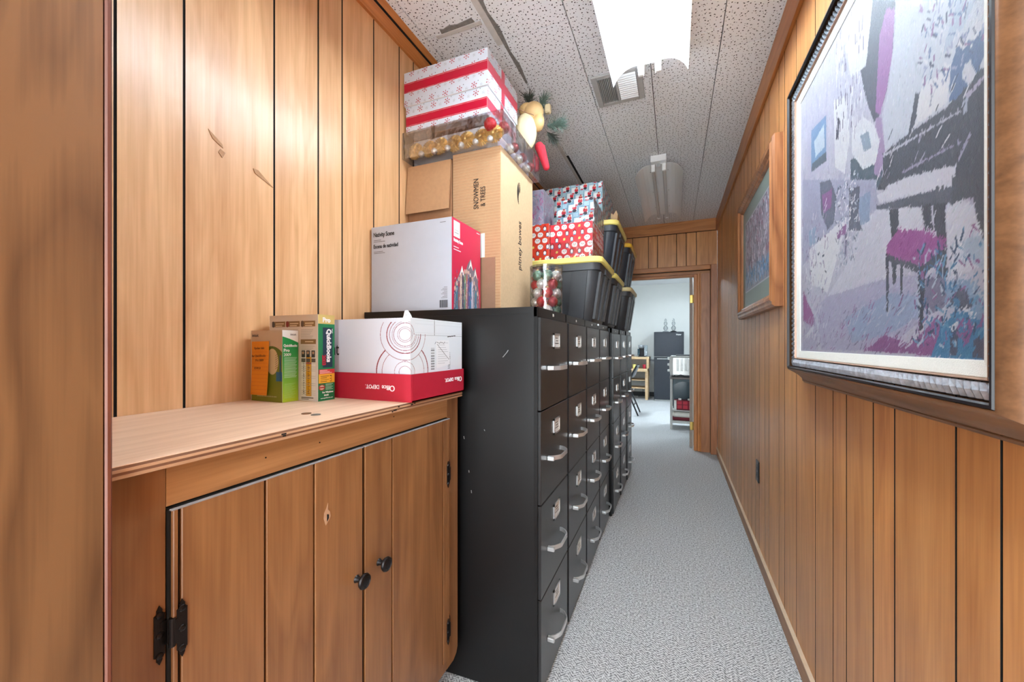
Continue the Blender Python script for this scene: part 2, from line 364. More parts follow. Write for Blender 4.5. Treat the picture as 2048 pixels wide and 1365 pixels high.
def rug_mat():
    m, N, K, P = newmat('grey_loop_carpet'); P.inputs['Roughness'].default_value = .95
    t = N.new('ShaderNodeTexCoord')
    n = N.new('ShaderNodeTexNoise'); n.inputs['Scale'].default_value = 120; n.inputs['Detail'].default_value = 6; n.inputs['Roughness'].default_value = .75; K.new(t.outputs['Object'], n.inputs['Vector'])
    # herringbone: zig-zag offset of diagonal stripes
    sp = N.new('ShaderNodeSeparateXYZ'); K.new(t.outputs['Object'], sp.inputs[0])
    zz = N.new('ShaderNodeMath'); zz.operation = 'PINGPONG'; zz.inputs[1].default_value = .02; K.new(sp.outputs['X'], zz.inputs[0])
    sm = N.new('ShaderNodeMath'); sm.operation = 'ADD'; K.new(zz.outputs[0], sm.inputs[0]); K.new(sp.outputs['Y'], sm.inputs[1])
    fr = N.new('ShaderNodeMath'); fr.operation = 'PINGPONG'; fr.inputs[1].default_value = .006; K.new(sm.outputs[0], fr.inputs[0])
    mu = N.new('ShaderNodeMath'); mu.operation = 'MULTIPLY_ADD'; mu.inputs[1].default_value = 26; K.new(fr.outputs[0], mu.inputs[0]); K.new(n.outputs['Fac'], mu.inputs[2])
    r = N.new('ShaderNodeValToRGB'); r.color_ramp.elements[0].position = .45; r.color_ramp.elements[1].position = .68
    r.color_ramp.elements[0].color = L(98, 98, 100); r.color_ramp.elements[1].color = L(238, 238, 238)
    K.new(mu.outputs[0], r.inputs[0]); K.new(r.outputs[0], P.inputs['Base Color'])
    b = N.new('ShaderNodeBump'); b.inputs['Strength'].default_value = .5; b.inputs['Distance'].default_value = .004
    K.new(mu.outputs[0], b.inputs['Height']); K.new(b.outputs[0], P.inputs['Normal']); return m
M['rug'] = rug_mat()
CEIL = 1.373; XL = -1.14; XR = .43; FAR = 4.80
# ---------------------------------------------------------------- setting
def struct(mb, name, mats, parent=None, **k):
    o = mb.build(name, mats, parent, **k)
    if parent is None: o['kind'] = 'structure'
    return o
BACK = -1.5
struct(MB().box(-3.4, 2.6, BACK, 9.6, -1.3, -1.2), 'floor', M['rug'])
ceil = struct(MB().box(XL-.1, XR+.1, BACK, FAR+.1, CEIL+.012, CEIL+.08), 'ceiling', M['gap'])
strips = [(-1.14, -1.03, 1.33), (-1.03, -.72, 1.485), (-.72, -.415, 1.628), (-.415, -.108, 1.462), (-.108, .194, 1.619), (.194, .43, 1.759)]
g = .0019
for x0, x1, y0 in strips:
    k = -14
    while True:
        ya = y0+.305*k; yb = ya+.305; k += 1
        if yb < BACK+.3: continue
        if ya > FAR: break
        MB().box(x0+g, x1-g, max(ya+g, BACK), min(yb-g, FAR), CEIL, CEIL+.014).build('ceiling_tile', M['tile'], ceil)
# loose batten, cracks and a torn joint
MB().box(-.748, -.722, 1.05, 1.64, CEIL-.007, CEIL).build('joint_batten', M['tile_edge'], ceil)
MB().box(-.98, -.76, 1.487, 1.505, CEIL-.005, CEIL).build('joint_batten', M['tile_edge'], ceil)
MB().prism([(-.945, 1.462, CEIL-.003), (-.93, 1.468, CEIL-.003), (-.90, 1.460, CEIL-.003), (-.86, 1.468, CEIL-.003), (-.79, 1.462, CEIL-.003), (-.785, 1.485, CEIL-.003), (-.95, 1.487, CEIL-.003)], (0, 0, .003)).build('torn_patch', M['tear'], ceil)
MB().prism([(-.722, 1.3, CEIL-.002), (-.70, 1.36, CEIL-.002), (-.712, 1.46, CEIL-.002), (-.70, 1.56, CEIL-.002), (-.709, 1.7, CEIL-.002), (-.70, 1.8, CEIL-.002), (-.712, 1.94, CEIL-.002), (-.722, 1.94, CEIL-.002)], (0, 0, .002)).build('open_joint', M['tear'], ceil)
MB().box(-.75, -.728, 2.55, 3.4, CEIL-.006, CEIL).build('joint_batten', M['tile_edge'], ceil)
MB().box(-.728, -.712, 2.8, 3.4, CEIL-.002, CEIL).build('open_joint', M['gap'], ceil)

def panelled(side, x, d, grooves, z0, z1, mat, extra=None, gw=.003):
    """backing slab with separate boards; d=+1 room lies at +x, -1 at -x"""
    w = MB()
    if d > 0: w.box(x-.08, x-.0022, grooves[0], grooves[-1], -1.2, CEIL)
    else: w.box(x+.0022, x+.08, grooves[0], grooves[-1], -1.2, CEIL)
    w = struct(w, side, M['gap'])
    for a, b in zip(grooves[:-1], grooves[1:]):
        q = MB()
        if d > 0: q.box(x-.008, x, a+gw, b-gw, z0, z1)
        else: q.box(x, x+.008, a+gw, b-gw, z0, z1)
        q.m[2] = q.m[4] = 1          # groove sides are painted dark
        q.build('board', [mat, M['gap']], w)
    return w
gl = [.2, .36, .468, .600, .841, 1.003, 1.109, 1.2745, 1.436, 1.54, 1.76, 1.92, 2.02, 2.17, 2.33, 2.43, 2.65, 2.81, 2.91, 3.06, 3.22, 3.32, 3.55, 3.71, 3.81, 3.96, 4.12, 4.22, 4.44, 4.6, FAR]
wl = panelled('wall_left', XL, 1, gl, -1.2, CEIL, M['panel'])
for p in ([(-1.1395, .655, .57), (-1.1395, .69, .545), (-1.1395, .692, .535), (-1.1395, .665, .55)], [(-1.1395, .685, .53), (-1.1395, .698, .525), (-1.1395, .69, .508), (-1.1395, .68, .52)],
          [(-1.1395, .775, .515), (-1.1395, .79, .515), (-1.1395, .838, .48), (-1.1395, .80, .495), (-1.1395, .78, .503)]):
    MB().prism(p, (.0012, 0, 0)).build('splintered_patch', M['cardb'], wl)
gr = [BACK, -1.42, -1.32, -1.1, -.95, -.85, -.7, -.54, -.44, -.22, -.07, .03, .18, .33, .43, .53, .63, .783, .881, 1.077, 1.174, 1.3295, 1.4265, 1.584, 1.802, 1.974, 2.073, 2.273, 2.369, 2.512, 2.623, 2.747, 2.88, 3.024, 3.15, 3.25, 3.40, 3.50, 3.65, 3.85, 4.0, 4.1, 4.3, 4.4, 4.6, FAR]
wr = panelled('wall_right', XR, -1, gr, -1.2, CEIL, M['panel_r'], gw=.0026)
# far wall above and beside the door
gf = [XL, -.93, -.78, -.68, -.454, -.277, -.179, .022, .121, .223, XR]
wf = MB(); wf.box(XL, -.62, FAR+.003, FAR+.09, -1.2, CEIL); wf.box(-.62, .365, FAR+.003, FAR+.09, .82, CEIL); wf.box(.365, XR, FAR+.003, FAR+.09, -1.2, CEIL)
wf = struct(wf, 'wall_far', M['gap'])
for a, b in zip(gf[:-1], gf[1:]):
    MB().box(a+.003, b-.003, FAR, FAR+.008, .84 if b > -.6 else -1.2, 1.24, bev=.001).build('board', M['panel_dark'], wf)
# mouldings
cz = CEIL
t = MB().prism([(XL, BACK, cz), (XL+.075, BACK, cz), (XL+.05, BACK, cz-.012), (XL+.048, BACK, cz-.013), (XL+.012, BACK, cz-.040), (XL, BACK, cz-.040)], (0, FAR-BACK, 0))
struct(t, 'trim_1', M['trim'])
struct(MB().box(XL+.044, XL+.052, .2, FAR, cz-.0165, cz-.0125), 'trim_2', M['gap'])
struct(MB().box(.415, XR, BACK, FAR, 1.235, cz, bev=.002), 'trim_3', M['trim'])
struct(MB().box(XL+.02, .415, FAR-.014, FAR, 1.245, cz, bev=.002), 'trim_4', M['trimx'])
b = struct(MB().box(.42, XR, .95, FAR-.01, -1.2, -1.122, bev=.001), 'baseboard_right', M['base'])
MB().box(.416, XR, .95, FAR-.01, -1.1225, -1.118).build('top_edge', M['basetop'], b)
b2 = struct(MB().box(.42, XR, BACK, .948, -1.2, -1.122, bev=.001), 'baseboard_right.001', plain('grey_base', L(120, 116, 114), .5))  # near stretch of the baseboard, coloured grey
MB().box(.416, XR, BACK, .948, -1.1225, -1.118).build('top_edge', M['basetop'], b2)
# doorway: casing, recessed filler board, inner trim
dw = thing('door_1', 'x', 'door', (0, FAR, -1.2)); del dw['label']; del dw['category']; dw['kind'] = 'structure'
MB().box(.363, .4275, FAR-.022, FAR+.0, -1.2, .872, bev=.006).build('casing', M['casing'], dw)
MB().box(-.67, .362, FAR-.022, FAR+.0, .818, .872, bev=.006).build('casing', M['trimx'], dw)
MB().box(-.67, -.625, FAR-.022, FAR+.0, -1.2, .816, bev=.006).build('casing', M['casing'], dw)
MB().box(.272, .363, 4.86, 4.95, -1.2, .79).build('filler_board', M['casing'], dw)
MB().box(-.62, .363, 4.86, 4.95, .79, .84).build('head_jamb', M['trimx'], dw)
q = MB().box(.262, .274, 4.85, 4.95, -1.2, .80, bev=.003); q.box(.236, .262, 4.865, 4.95, -1.2, .797, bev=.004); q.box(.202, .236, 4.88, 4.96, -1.2, .79, bev=.004)
q.build('jamb_moulding', M['jamb'], dw)
q = MB().box(-.62, .25, 4.90, 4.96, .765, .80, bev=.003); q.build('head_stop', M['trimx'], dw)
MB().box(-.62, -.59, 4.82, 4.96, -1.2, .79).build('jamb', M['casing'], dw)
lf = MB().hexa([(.160, 4.985, -1.185), (.192, 4.985, -1.185), (.285, 5.72, -1.185), (.253, 5.72, -1.185), (.160, 4.985, .775), (.192, 4.985, .775), (.285, 5.72, .775), (.253, 5.72, .775)])
door = lf.build('door_leaf', plain('taupe_door_paint', L(158, 146, 136), .5), dw)
for z in (.52, -.94):
    q = MB().box(.166, .203, 4.972, 4.985, z-.045, z+.045); q.cyl((.199, 4.972, z-.047), (.199, 4.972, z+.047), .007, n=10); q.build('hinge', M['brass'], door)
# room beyond
wb = MB(); wb.box(-3.4, -.66, 4.93, 5.0, -1.2, CEIL); wb.box(.40, 2.6, 4.93, 5.0, -1.2, CEIL); wb.box(-.66, .40, 4.965, 5.0, .80, CEIL)
struct(wb, 'wall_near_of_back_room', M['wallw'])
struct(MB().box(-3.4, 2.6, 9.6, 9.7, -1.2, CEIL), 'wall_back', M['wallw'])
struct(MB().box(-3.5, -3.4, 4.93, 9.7, -1.2, CEIL), 'wall_back_left', M['wallw'])
struct(MB().box(2.6, 2.7, 4.93, 9.7, -1.2, CEIL), 'wall_back_right', M['wallw'])
struct(MB().box(-3.4, 2.6, FAR+.1, 9.7, CEIL, CEIL+.08), 'ceiling_back', M['whitep'])
struct(MB().box(-3.4, 2.6, 9.58, 9.6, -.385, -.345, bev=.004), 'trim_5', M['greyp'])
struct(MB().box(-3.4, 2.6, 9.585, 9.6, -1.2, -1.1), 'baseboard_back', M['darkp'])
# closet return at the left edge
q = MB().box(XL, -.672, BACK, .266, -1.2, CEIL); wl2 = struct(q, 'wall_left_return', M['part'])
MB().box(-.672, -.664, BACK, .261, -1.2, CEIL).build('face_panel', M['part'], wl2)
MB().box(-.676, -.662, .2625, .2695, -1.2, CEIL, bev=.002).build('corner_strip', M['edge'], wl2)
# ---------------------------------------------------------------- ceiling lights and vent
def fixture(cx, y0, y1, tube_mat, label, refl, channel_front=0):
    f = thing('fluorescent_light', label, 'ceiling light', (cx, y0, CEIL-.13), 'fluorescent ceiling lights')
    MB().box(cx-.055, cx+.055, y0-channel_front, y1+channel_front, CEIL-.048, CEIL-.001, bev=.004).build('housing', M['white'], f)
    for s in (-1, 1):
        prof = [(.035, -.05), (.06, -.047), (.085, -.049), (.11, -.058), (.13, -.072), (.147, -.09), (.158, -.108), (.166, -.125)]
        q = MB(); i0 = 0
        for (a, za), (b, zb) in zip(prof[:-1], prof[1:]):
            q.hexa([(cx+s*a, y0, CEIL+za-.0015), (cx+s*b, y0, CEIL+zb-.0015), (cx+s*b, y1, CEIL+zb-.0015), (cx+s*a, y1, CEIL+za-.0015),
                    (cx+s*a, y0, CEIL+za), (cx+s*b, y0, CEIL+zb), (cx+s*b, y1, CEIL+zb), (cx+s*a, y1, CEIL+za)])
        q.build('reflector_wing', refl, f)
    MB().box(cx-.036, cx+.036, y0, y1, CEIL-.052, CEIL-.049).build('reflector_channel', refl, f)
    for s in (-1, 1):
        MB().cyl((cx+s*.038, y0+.01, CEIL-.085), (cx+s*.038, y1-.01, CEIL-.085), .0125, n=16).build('tube', tube_mat, f, smooth=True)
        for y in (y0-.008, y1-.012):
            q = MB().box(cx+s*.038-.013, cx+s*.038+.013, y, y+.02, CEIL-.103, CEIL-.05, bev=.003); q.build('lamp_holder', M['white'], f)
        for k in range(3):
            y = y0+.12+k*.42; MB().lathe((cx+s*.062, y, CEIL-.0515), [(.004, 0), (.004, -.002)], 8).build('rivet', M['vent'], f)
    q = MB(); q.cyl((cx, y0-.002, CEIL-.052), (cx, y0-.002, CEIL-.066), .006, n=8); q.box(cx-.012, cx+.012, y0-.004, y0, CEIL-.07, CEIL-.05); q.build('wing_clip', M['vent'], f)
    return f
fixture(-.108, .74, 1.955, M['tube_on'], 'lit twin tube fluorescent light with white wings nearest the camera', M['white'])
fixture(-.108, 3.08, 4.26, M['tube_off'], 'unlit twin tube fluorescent light in grey wings near the far doorway', M['reflect'], .05)
f = fixture(-.9, 6.4, 7.6, M['tube_far'], 'lit fluorescent light on the ceiling of the far room', M['white'])
fixture(1.1, 6.4, 7.6, M['tube_far'], 'lit fluorescent light on the right of the far room ceiling', M['white'])
v = thing('ceiling_vent', 'grey square two way louvred air vent in the ceiling beside the lit light', 'vent', (-.275, 2.155, CEIL))
q = MB(); z0, z1 = CEIL-.012, CEIL-.001
q.box(-.400, -.370, 2.02, 2.29, z0, z1, bev=.003); q.box(-.180, -.150, 2.02, 2.29, z0, z1, bev=.003)
q.box(-.372, -.178, 2.02, 2.048, z0, z1, bev=.003); q.box(-.372, -.178, 2.262, 2.29, z0, z1, bev=.003); q.box(-.286, -.276, 2.046, 2.264, z0-.002, z1)
q.build('frame', M['vent'], v)
MB().box(-.372, -.178, 2.046, 2.264, CEIL-.002, CEIL-.0005).build('duct_backing', M['gap'], v)
for k in range(10):
    x = -.367+k*.0085
    MB().hexa([(x, 2.048, z0-.001), (x+.0016, 2.048, z0-.001), (x+.0016, 2.262, z0-.001), (x, 2.262, z0-.001), (x+.004, 2.048, z1-.001), (x+.0056, 2.048, z1-.001), (x+.0056, 2.262, z1-.001), (x+.004, 2.262, z1-.001)]).build('slat', M['vent'], v)
for k in range(12):
    y = 2.052+k*.0175
    MB().hexa([(-.274, y+.009, z0-.002), (-.182, y+.009, z0-.002), (-.182, y+.011, z0-.002), (-.274, y+.011, z0-.002), (-.274, y, z1-.001), (-.182, y, z1-.001), (-.182, y+.002, z1-.001), (-.274, y+.002, z1-.001)]).build('slat', M['white'], v)
# ---------------------------------------------------------------- filing cabinets
CT = .1265
def cabinet(x, y0, w, label, top, skew=False):
    t = thing('filing_cabinet', label, 'filing cabinet', (x, y0, -1.2), 'black four drawer filing cabinets')
    y1 = y0+w-.004; xb = XL+.004; hz = top
    yb0 = y0-.03 if skew else y0
    q = MB(); xf = x-.012
    q.hexa([(xb, yb0, -1.195), (xf, y0, -1.195), (xf, y1, -1.195), (xb, y1, -1.195), (xb, yb0, hz), (xf, y0, hz), (xf, y1, hz), (xb, y1, hz)])
    q.box(xf-.002, x, y0, y0+.008, -1.195, hz); q.box(xf-.002, x, y1-.008, y1, -1.195, hz); q.box(xf-.002, x, y0, y1, hz-.034, hz, bev=.001)
    q.box(xf-.002, x-.004, y0, y1, -1.195, -1.187)
    q.build('body', M['black'], t)
    if skew:
        MB().hexa([(xb, yb0-.0015, hz-.022), (xf, y0-.0015, hz-.022), (xf, y0, hz-.022), (xb, yb0, hz-.022), (xb, yb0-.0015, hz), (xf, y0-.0015, hz), (xf, y0, hz), (xb, yb0, hz)]).build('top_lip', M['black'], t)
    MB().box(x, x+.0008, y0+w*.5-.008, y0+w*.5+.008, hz-.022, hz-.012).build('number_sticker', M['card'], t)
    p = (hz-.0365+1.187)/4
    for k in range(4):
        z1 = hz-.0365-k*p; z0 = z1-p+.004
        d = MB().box(x-.01, x+.010, y0+.011, y1-.011, z0, z1, bev=.0015).build('drawer', M['blackd'], t)
        ym = y0+w*.53; zl = z1-.078; xf2 = x+.010
        q = MB(); a, b_ = .042, .029
        q.box(xf2, xf2+.003, ym-a, ym+a, zl+b_-.007, zl+b_); q.box(xf2, xf2+.003, ym-a, ym+a, zl-b_, zl-b_+.007)
        q.box(xf2, xf2+.003, ym-a, ym-a+.010, zl-b_, zl+b_); q.box(xf2, xf2+.003, ym+a-.010, ym+a, zl-b_, zl+b_)
        q.build('label_holder', M['chrome'], d)
        MB().box(xf2, xf2+.001, ym-a+.008, ym+a-.008, zl-b_+.005, zl+b_-.005).build('label_card', M['card'], d)
        q = MB()
        for j in range(3): q.box(xf2+.001, xf2+.0013, ym-.02+.008*(j % 2), ym+.012+.006*j, zl+.010-j*.010, zl+.0125-j*.010)
        q.build('card_writing', M['ink'], d)
        zh = z1-.175; yh = y0+w*.45; hw = .078
        pts = [(xf2, yh-hw), (xf2+.008, yh-hw+.002), (xf2+.022, yh-hw+.012), (xf2+.034, yh-hw+.030), (xf2+.038, yh-hw+.040), (xf2+.038, yh+hw-.040), (xf2+.034, yh+hw-.030), (xf2+.022, yh+hw-.012), (xf2+.008, yh+hw-.002), (xf2, yh+hw)]
        MB().band([(a_, b2_, zh) for a_, b2_ in pts], .0075, .004).build('handle', M['chrome'], d, smooth=True)
        q = MB().box(xf2, xf2+.026, yh-hw-.014, yh-hw-.002, zh-.006, zh+.008, bev=.002); q.build('thumb_latch', M['chrome'], d)
    return t
ws = .3775
nm = ['nearest black filing cabinet, with scratched side facing the counter', 'second black filing cabinet from the counter', 'third black filing cabinet from the counter', 'fourth black filing cabinet from the counter, before the gap',
      'fifth black filing cabinet from the counter, first after the gap', 'sixth black filing cabinet from the counter, last but one', 'farthest black filing cabinet, nearest the doorway']
cabs = []
for k in range(4): cabs.append(cabinet(-.425, 1.25+k*ws, ws, nm[k], CT-.001*k, k == 0))
for k, (y, x) in enumerate(((2.79, -.402), (3.165, -.396), (3.54, -.388))): cabs.append(cabinet(x, y, .373, nm[4+k], .112))
MB().ball((-.418, 2.35, CT-.012), .006, 10).build('lock', M['white'], cabs[2])
# scratches on the side of the first cabinet
def side_y(x): return 1.25-.03*(-.437-x)/(-.437-(XL+.004))-.0006
q = MB()
for (xa, za), (xb, zb), w_ in [((-.85, -.52), (-.80, -.60), .002), ((-.80, -.60), (-.79, -.80), .0016), ((-.86, -.60), (-.83, -.65), .002), ((-.86, -.95), (-.86, -1.12), .003), ((-.82, -.98), (-.825, -1.1), .003), ((-.77, -.97), (-.775, -1.1), .0015),
                                ((-.55, -.045), (-.535, -.028), .003), ((-.535, -.028), (-.53, -.02), .003), ((-.70, -.33), (-.698, -.34), .003), ((-.62, -.3), (-.618, -.305), .003), ((-.76, -.47), (-.758, -.475), .002), ((-.68, -.45), (-.679, -.458), .003), ((-.67, -.52), (-.669, -.53), .002)]:
    q.hexa([(xa, side_y(xa), za), (xa+w_, side_y(xa), za), (xa+w_, side_y(xa)+.0004, za), (xa, side_y(xa)+.0004, za), (xb, side_y(xb), zb), (xb+w_, side_y(xb), zb), (xb+w_, side_y(xb)+.0004, zb), (xb, side_y(xb)+.0004, zb)])
part_label(q.build('paint_scratches', M['scratch'], cabs[0], kind='stuff'), 'pale scratches and chips in the black paint')
# ---------------------------------------------------------------- counter base with doors, and plywood top
ST = -.1604
base = thing('base_cabinet', 'brown wooden base cabinet with two planked doors under the plywood counter', 'cabinet', (-.9, .7, -1.2))
XF = -.70; ye = 1.197; bz = -1.083
q = MB(); q.box(XL+.003, XF-.02, .272, 1.19, bz-.0, ST-.0185); q.box(XL+.003, XF-.07, .272, 1.15, -1.2, bz)
q.build('carcass', M['gap'], base)
MB().box(XF-.02, XF, .272, .345, bz, ST-.0185, bev=.001).build('stile', M['stile'], base)
q = MB(); q.prism([(XF, 1.128, ST-.0185), (XF, ye, ST-.0185), (XF, ye, bz+.03), (XF, ye-.008, bz+.012), (XF, ye-.028, bz), (XF, 1.128, bz)], (-.02, 0, 0)); q.build('stile', M['stile'], base)
MB().box(XF-.018, XF-.0005, .3455, 1.1275, -.2425, ST-.0185).build('rail', M['rail'], base)
MB().box(XF-.018, XF-.0005, .3455, 1.1275, bz, bz+.04).build('rail', M['stile'], base)
for h in ((.5, ST-.05), (.62, -.21), (.86, ST-.035)): MB().cyl((XF-.001, h[0], h[1]), (XF+.0002, h[0], h[1]), .0015, n=8).build('nail_hole', M['gap'], base)
for y, w_, hh, xx in ((.512, .012, .004, 0), (.845, .01, .003, 0), (.90, .012, .002, 0)): pass
def dr(y0, y1, cuts, hinge_y, knob, label):
    d = MB().box(XF-.012, XF+.006, y0, y1, bz+.045, -.2455).build('door', M['gap'], base)
    part_label(d, label); zs = (bz+.046, -.2465)
    for a, b in zip(cuts[:-1], cuts[1:]): MB().box(XF+.004, XF+.012, a+.0022, b-.0022, *zs, bev=.0012).build('plank', M['door'], d)
    MB().box(XF+.002, XF+.0125, y0, y1, -.2475, -.2455).build('top_edge', M['greyp'], d)
    q = MB().lathe((XF+.012, knob[0], knob[1]), [(.009, 0), (.007, .003), (.0055, .012), (.008, .016), (.0165, .020), (.018, .024), (.0165, .028), (.012, .030), (.0115, .029), (.004, .030)], 24, 'x'); q.build('knob', M['iron'], d, smooth=True)
    for z in (-.428, -.945):
        q = MB(); s = 1 if hinge_y[1] > hinge_y[0] else -1
        for yc, x in ((hinge_y[0], XF), (hinge_y[1], XF+.012)):
            w_ = .0067; S_ = .84
            P = [(-w_, -.036), (-w_*.5, -.038), (-w_*.55, -.044), (0, -.052), (w_*.55, -.044), (w_*.5, -.038), (w_, -.036), (w_, .036), (w_*.5, .038), (w_*.55, .044), (0, .052), (-w_*.55, .044), (-w_*.5, .038), (-w_, .036)]
            q.prism([(x, yc+a, z+b_*S_) for a, b_ in P], (.0018, 0, 0))
            for zz in (-.030, 0, .030): q.lathe((x+.0018, yc, z+zz), [(.0052, 0), (.0045, .0015), (.002, .0024)], 10, 'x')
            ym = (hinge_y[0]+hinge_y[1])/2; q.box(x, x+.002, min(yc, ym), max(yc, ym), z-.018, z+.018)
        q.cyl((XF+.010, (hinge_y[0]+hinge_y[1])/2, z-.021), (XF+.010, (hinge_y[0]+hinge_y[1])/2, z+.021), .0045, n=12)
        q.build('hinge', M['iron'], d)
dr(.346, .7345, [.346, .357, .491, .596, .7345], (.3363, .3590), (.7127, -.550), 'left planked door with a small gouged knot hole')
dr(.7385, 1.1265, [.7385, .839, 1.086, 1.1265], (1.139, 1.1145), (.788, -.549), 'right planked door')
kn = [c for c in base.children if c.name.startswith('door')][0]
MB().prism([(XF+.0122, .628+a, -.365+b) for a, b in ((-.004, -.022), (.004, -.014), (.009, -.006), (.007, .004), (.002, .010), (.002, .024), (-.002, .014), (-.008, .006), (-.009, -.006))], (.0006, 0, 0)).build('knot_gouge', M['plyl'], kn)
MB().prism([(XF+.0126, .629+a, -.368+b) for a, b in ((-.002, -.012), (.003, -.006), (.003, .002), (-.002, .004))], (.0006, 0, 0)).build('knot_hole', M['gap'], kn)
top = thing('plywood_counter', 'pale raw plywood countertop with rough layered front edge', 'countertop', (-.9, .7, ST-.018))
xf = -.676
q = MB().box(XL+.002, xf, .272, 1.186, ST-.0012, ST); q.build('face_veneer', M['ply'], top)
zc = [ST-.0012, ST-.0052, ST-.0092, ST-.0135, ST-.018]
for k, (m_, dx) in enumerate(((M['plyd'], .0), (M['plyl'], .0012), (M['plyd'], -.0006), (M['plyl'], .0004))):
    MB().box(XL+.002, xf+dx, .272, 1.186, zc[k+1], zc[k]).build('ply_layer', m_, top)
q = MB()
for y, w_, z in ((.512, .010, .006), (.516, .005, .0095), (.846, .006, .004), (.90, .010, .006), (.915, .006, .004), (.83, .010, .011), (.822, .004, .013)):
    q.box(xf-.004, xf+.0016, y, y+w_, ST-z-.0028, ST-z)
q.build('splinter_gap', M['gap'], top)
for (x, y, m_, l_) in ((-.785, .658, 'copper', 'brown penny on the plywood counter, left of the silver coin'), (-.752, .655, 'nickel', 'silver coin on the plywood counter beside the penny')):
    o = MB().lathe((x, y, ST), [(.0100, 0), (.0106, .0003), (.0106, .0012), (.0100, .0015), (.0088, .0012), (.0085, .0012)], 28).build('coin', M[m_]); o['label'] = l_; o['category'] = 'coin'; o['group'] = 'coins on the counter'
# ---------------------------------------------------------------- things on the counter
# small green software box
b1 = thing('software_box', 'small green and white software box with an orange note stuck on it', 'box', (-1.057, .78, ST))
X0, X1, Y0, Y1, Z0, Z1 = -1.121, -.994, .757, .806, ST, .039
MB().box(X0, X1, Y0, Y1, Z0, Z1, bev=.001).build('carton', M['whitep'], b1)
w_, h_ = X1-X0, Z1-Z0
def grad(a, b, t): return tuple(a[k]*(1-t)+b[k]*t for k in range(3))
cv = Canvas(w_, h_, .0008, (206, 188, 168))
t_ = cv.Y/h_
arc = (cv.Y < .155-((cv.X-.085)**2)*9.5)
G = np.array((84, 118, 44))*(1-np.clip(1-t_*1.1, 0, 1))[..., None]+np.array((134, 148, 40))*np.clip(1-t_*1.1, 0, 1)[..., None]
cv.c[arc] = G[arc]
cv.ell(.088, .112, .024, .036, (216, 206, 170))
for k in range(7): cv.line(.100, .092+k*.006, .110, .098+k*.006, .0014, (120, 80, 60))
cv.rect(.103, w_, .058, .084, (28, 108, 158)); cv.rect(0, .003, 0, h_, (220, 214, 200))
for k in range(30): cv.rect(.025+k*.0027, .0268+k*.0027, .0135, .0165, (196, 200, 150))
cv.build('front_print', M['print'], b1, (X0, Y0-.0007, Z0), (1, 0, 0), (0, 0, 1))
text('intuit', .013, b1, (X0+.005, Y0-.0009, Z1-.018), (1, 0, 0), (0, 0, 1), M['pencil'])
d_ = Y1-Y0
cv = Canvas(d_, h_, .0006, (235, 240, 240)); t_ = cv.Y/h_
arc = cv.Y < .182-.25*cv.X-cv.X**2*2
top_c = np.array((28, 150, 78)); bot = np.array((178, 206, 46)); k_ = np.clip((.75-t_)/.75, 0, 1)[..., None]
G = top_c*(1-k_)+bot*k_; cv.c[arc] = G[arc]
for k in range(17): cv.rect(.005, .0445-(k % 3)*.002, .122-k*.0034, .1232-k*.0034, (190, 224, 200))
for k in range(14): cv.rect(.005, .040-(k*7 % 5)*.003, .050-k*.0030, .0508-k*.0030, (170, 214, 150))
cv.build('side_print', M['print'], b1, (X1+.0007, Y0, Z0), (0, 1, 0), (0, 0, 1))
text('intuit', .0085, b1, (X1+.001, Y0+.024, Z1-.014), (0, 1, 0), (0, 0, 1), M['pencil'])
text('QuickBooks', .0098, b1, (X1+.001, Y0+.003, Z1-.046), (0, 1, 0), (0, 0, 1), M['whitep'], sx=.86, bold=.0003)
text('Pro', .0125, b1, (X1+.001, Y0+.003, Z1-.060), (0, 1, 0), (0, 0, 1), M['whitep'], bold=.0003)
text('2009', .0115, b1, (X1+.001, Y0+.003, Z1-.072), (0, 1, 0), (0, 0, 1), M['whitep'])
MB().box(X1-.009, X1-.005, Y0-.0013, Y0-.0006, Z0+.06, Z0+.13).build('blue_spine_strip', plain('spine_blue', L(30, 96, 150), .4), b1)
# orange note : slightly curled ruled paper
nt = thing('sticky_note', 'ruled orange sticky note with handwriting on the small green box', 'note', (-1.072, .754, Z0+.03))
ring = []
q = MB(); nn = 12; i = 0
for k in range(nn+1):
    z = Z0+.018+(.150)*k/nn; cu = .0015+.006*(1-k/nn)**2; y = Y0-.0015-cu
    q.v += [(X0+.007+.003*(1-k/nn), y, z), (X0+.078+.004*(1-k/nn), y-.004*(1-k/nn), z+.001), (X0+.078+.004*(1-k/nn), y-.004*(1-k/nn)+.0003, z+.001), (X0+.007+.003*(1-k/nn), y+.0003, z)]
for k in range(nn):
    a = 4*k
    for j in range(4): q.f.append((a+j, a+(j+1) % 4, a+4+(j+1) % 4, a+4+j)); q.m.append(0)
q.build('note_paper', M['orange'], nt)
q = MB()
for k in range(12):
    tt = .03+k*.07; z = Z0+.018+.150*tt; cu = .0015+.006*(1-tt)**2; y = Y0-.0018-cu; s_ = 1-tt
    q.hexa([(X0+.009+.003*s_, y-.0002, z), (X0+.076+.004*s_, y-.004*s_-.0002, z+.001), (X0+.076+.004*s_, y-.004*s_, z+.001), (X0+.009+.003*s_, y, z), (X0+.009+.003*s_, y-.0002, z+.0005), (X0+.076+.004*s_, y-.004*s_-.0002, z+.0015), (X0+.076+.004*s_, y-.004*s_, z+.0015), (X0+.009+.003*s_, y, z+.0005)])
q.build('ruled_lines', plain('rule_line', L(206, 112, 40), .7), nt)
pm = plain('pencil_line', L(150, 96, 40), .7)
for s_, z, x in (('Update Info', .146, .018), ('for QuickBooks', .124, .010), ('Pro 2009', .112, .026), ('059153', .090, .022)):
    text(s_, .0092, nt, (X0+x+.004, Y0-.0056-.045*(.17-z), Z0+z), (1, 0, .03), (0, 0, 1), pm, 'handwriting', sx=.95)
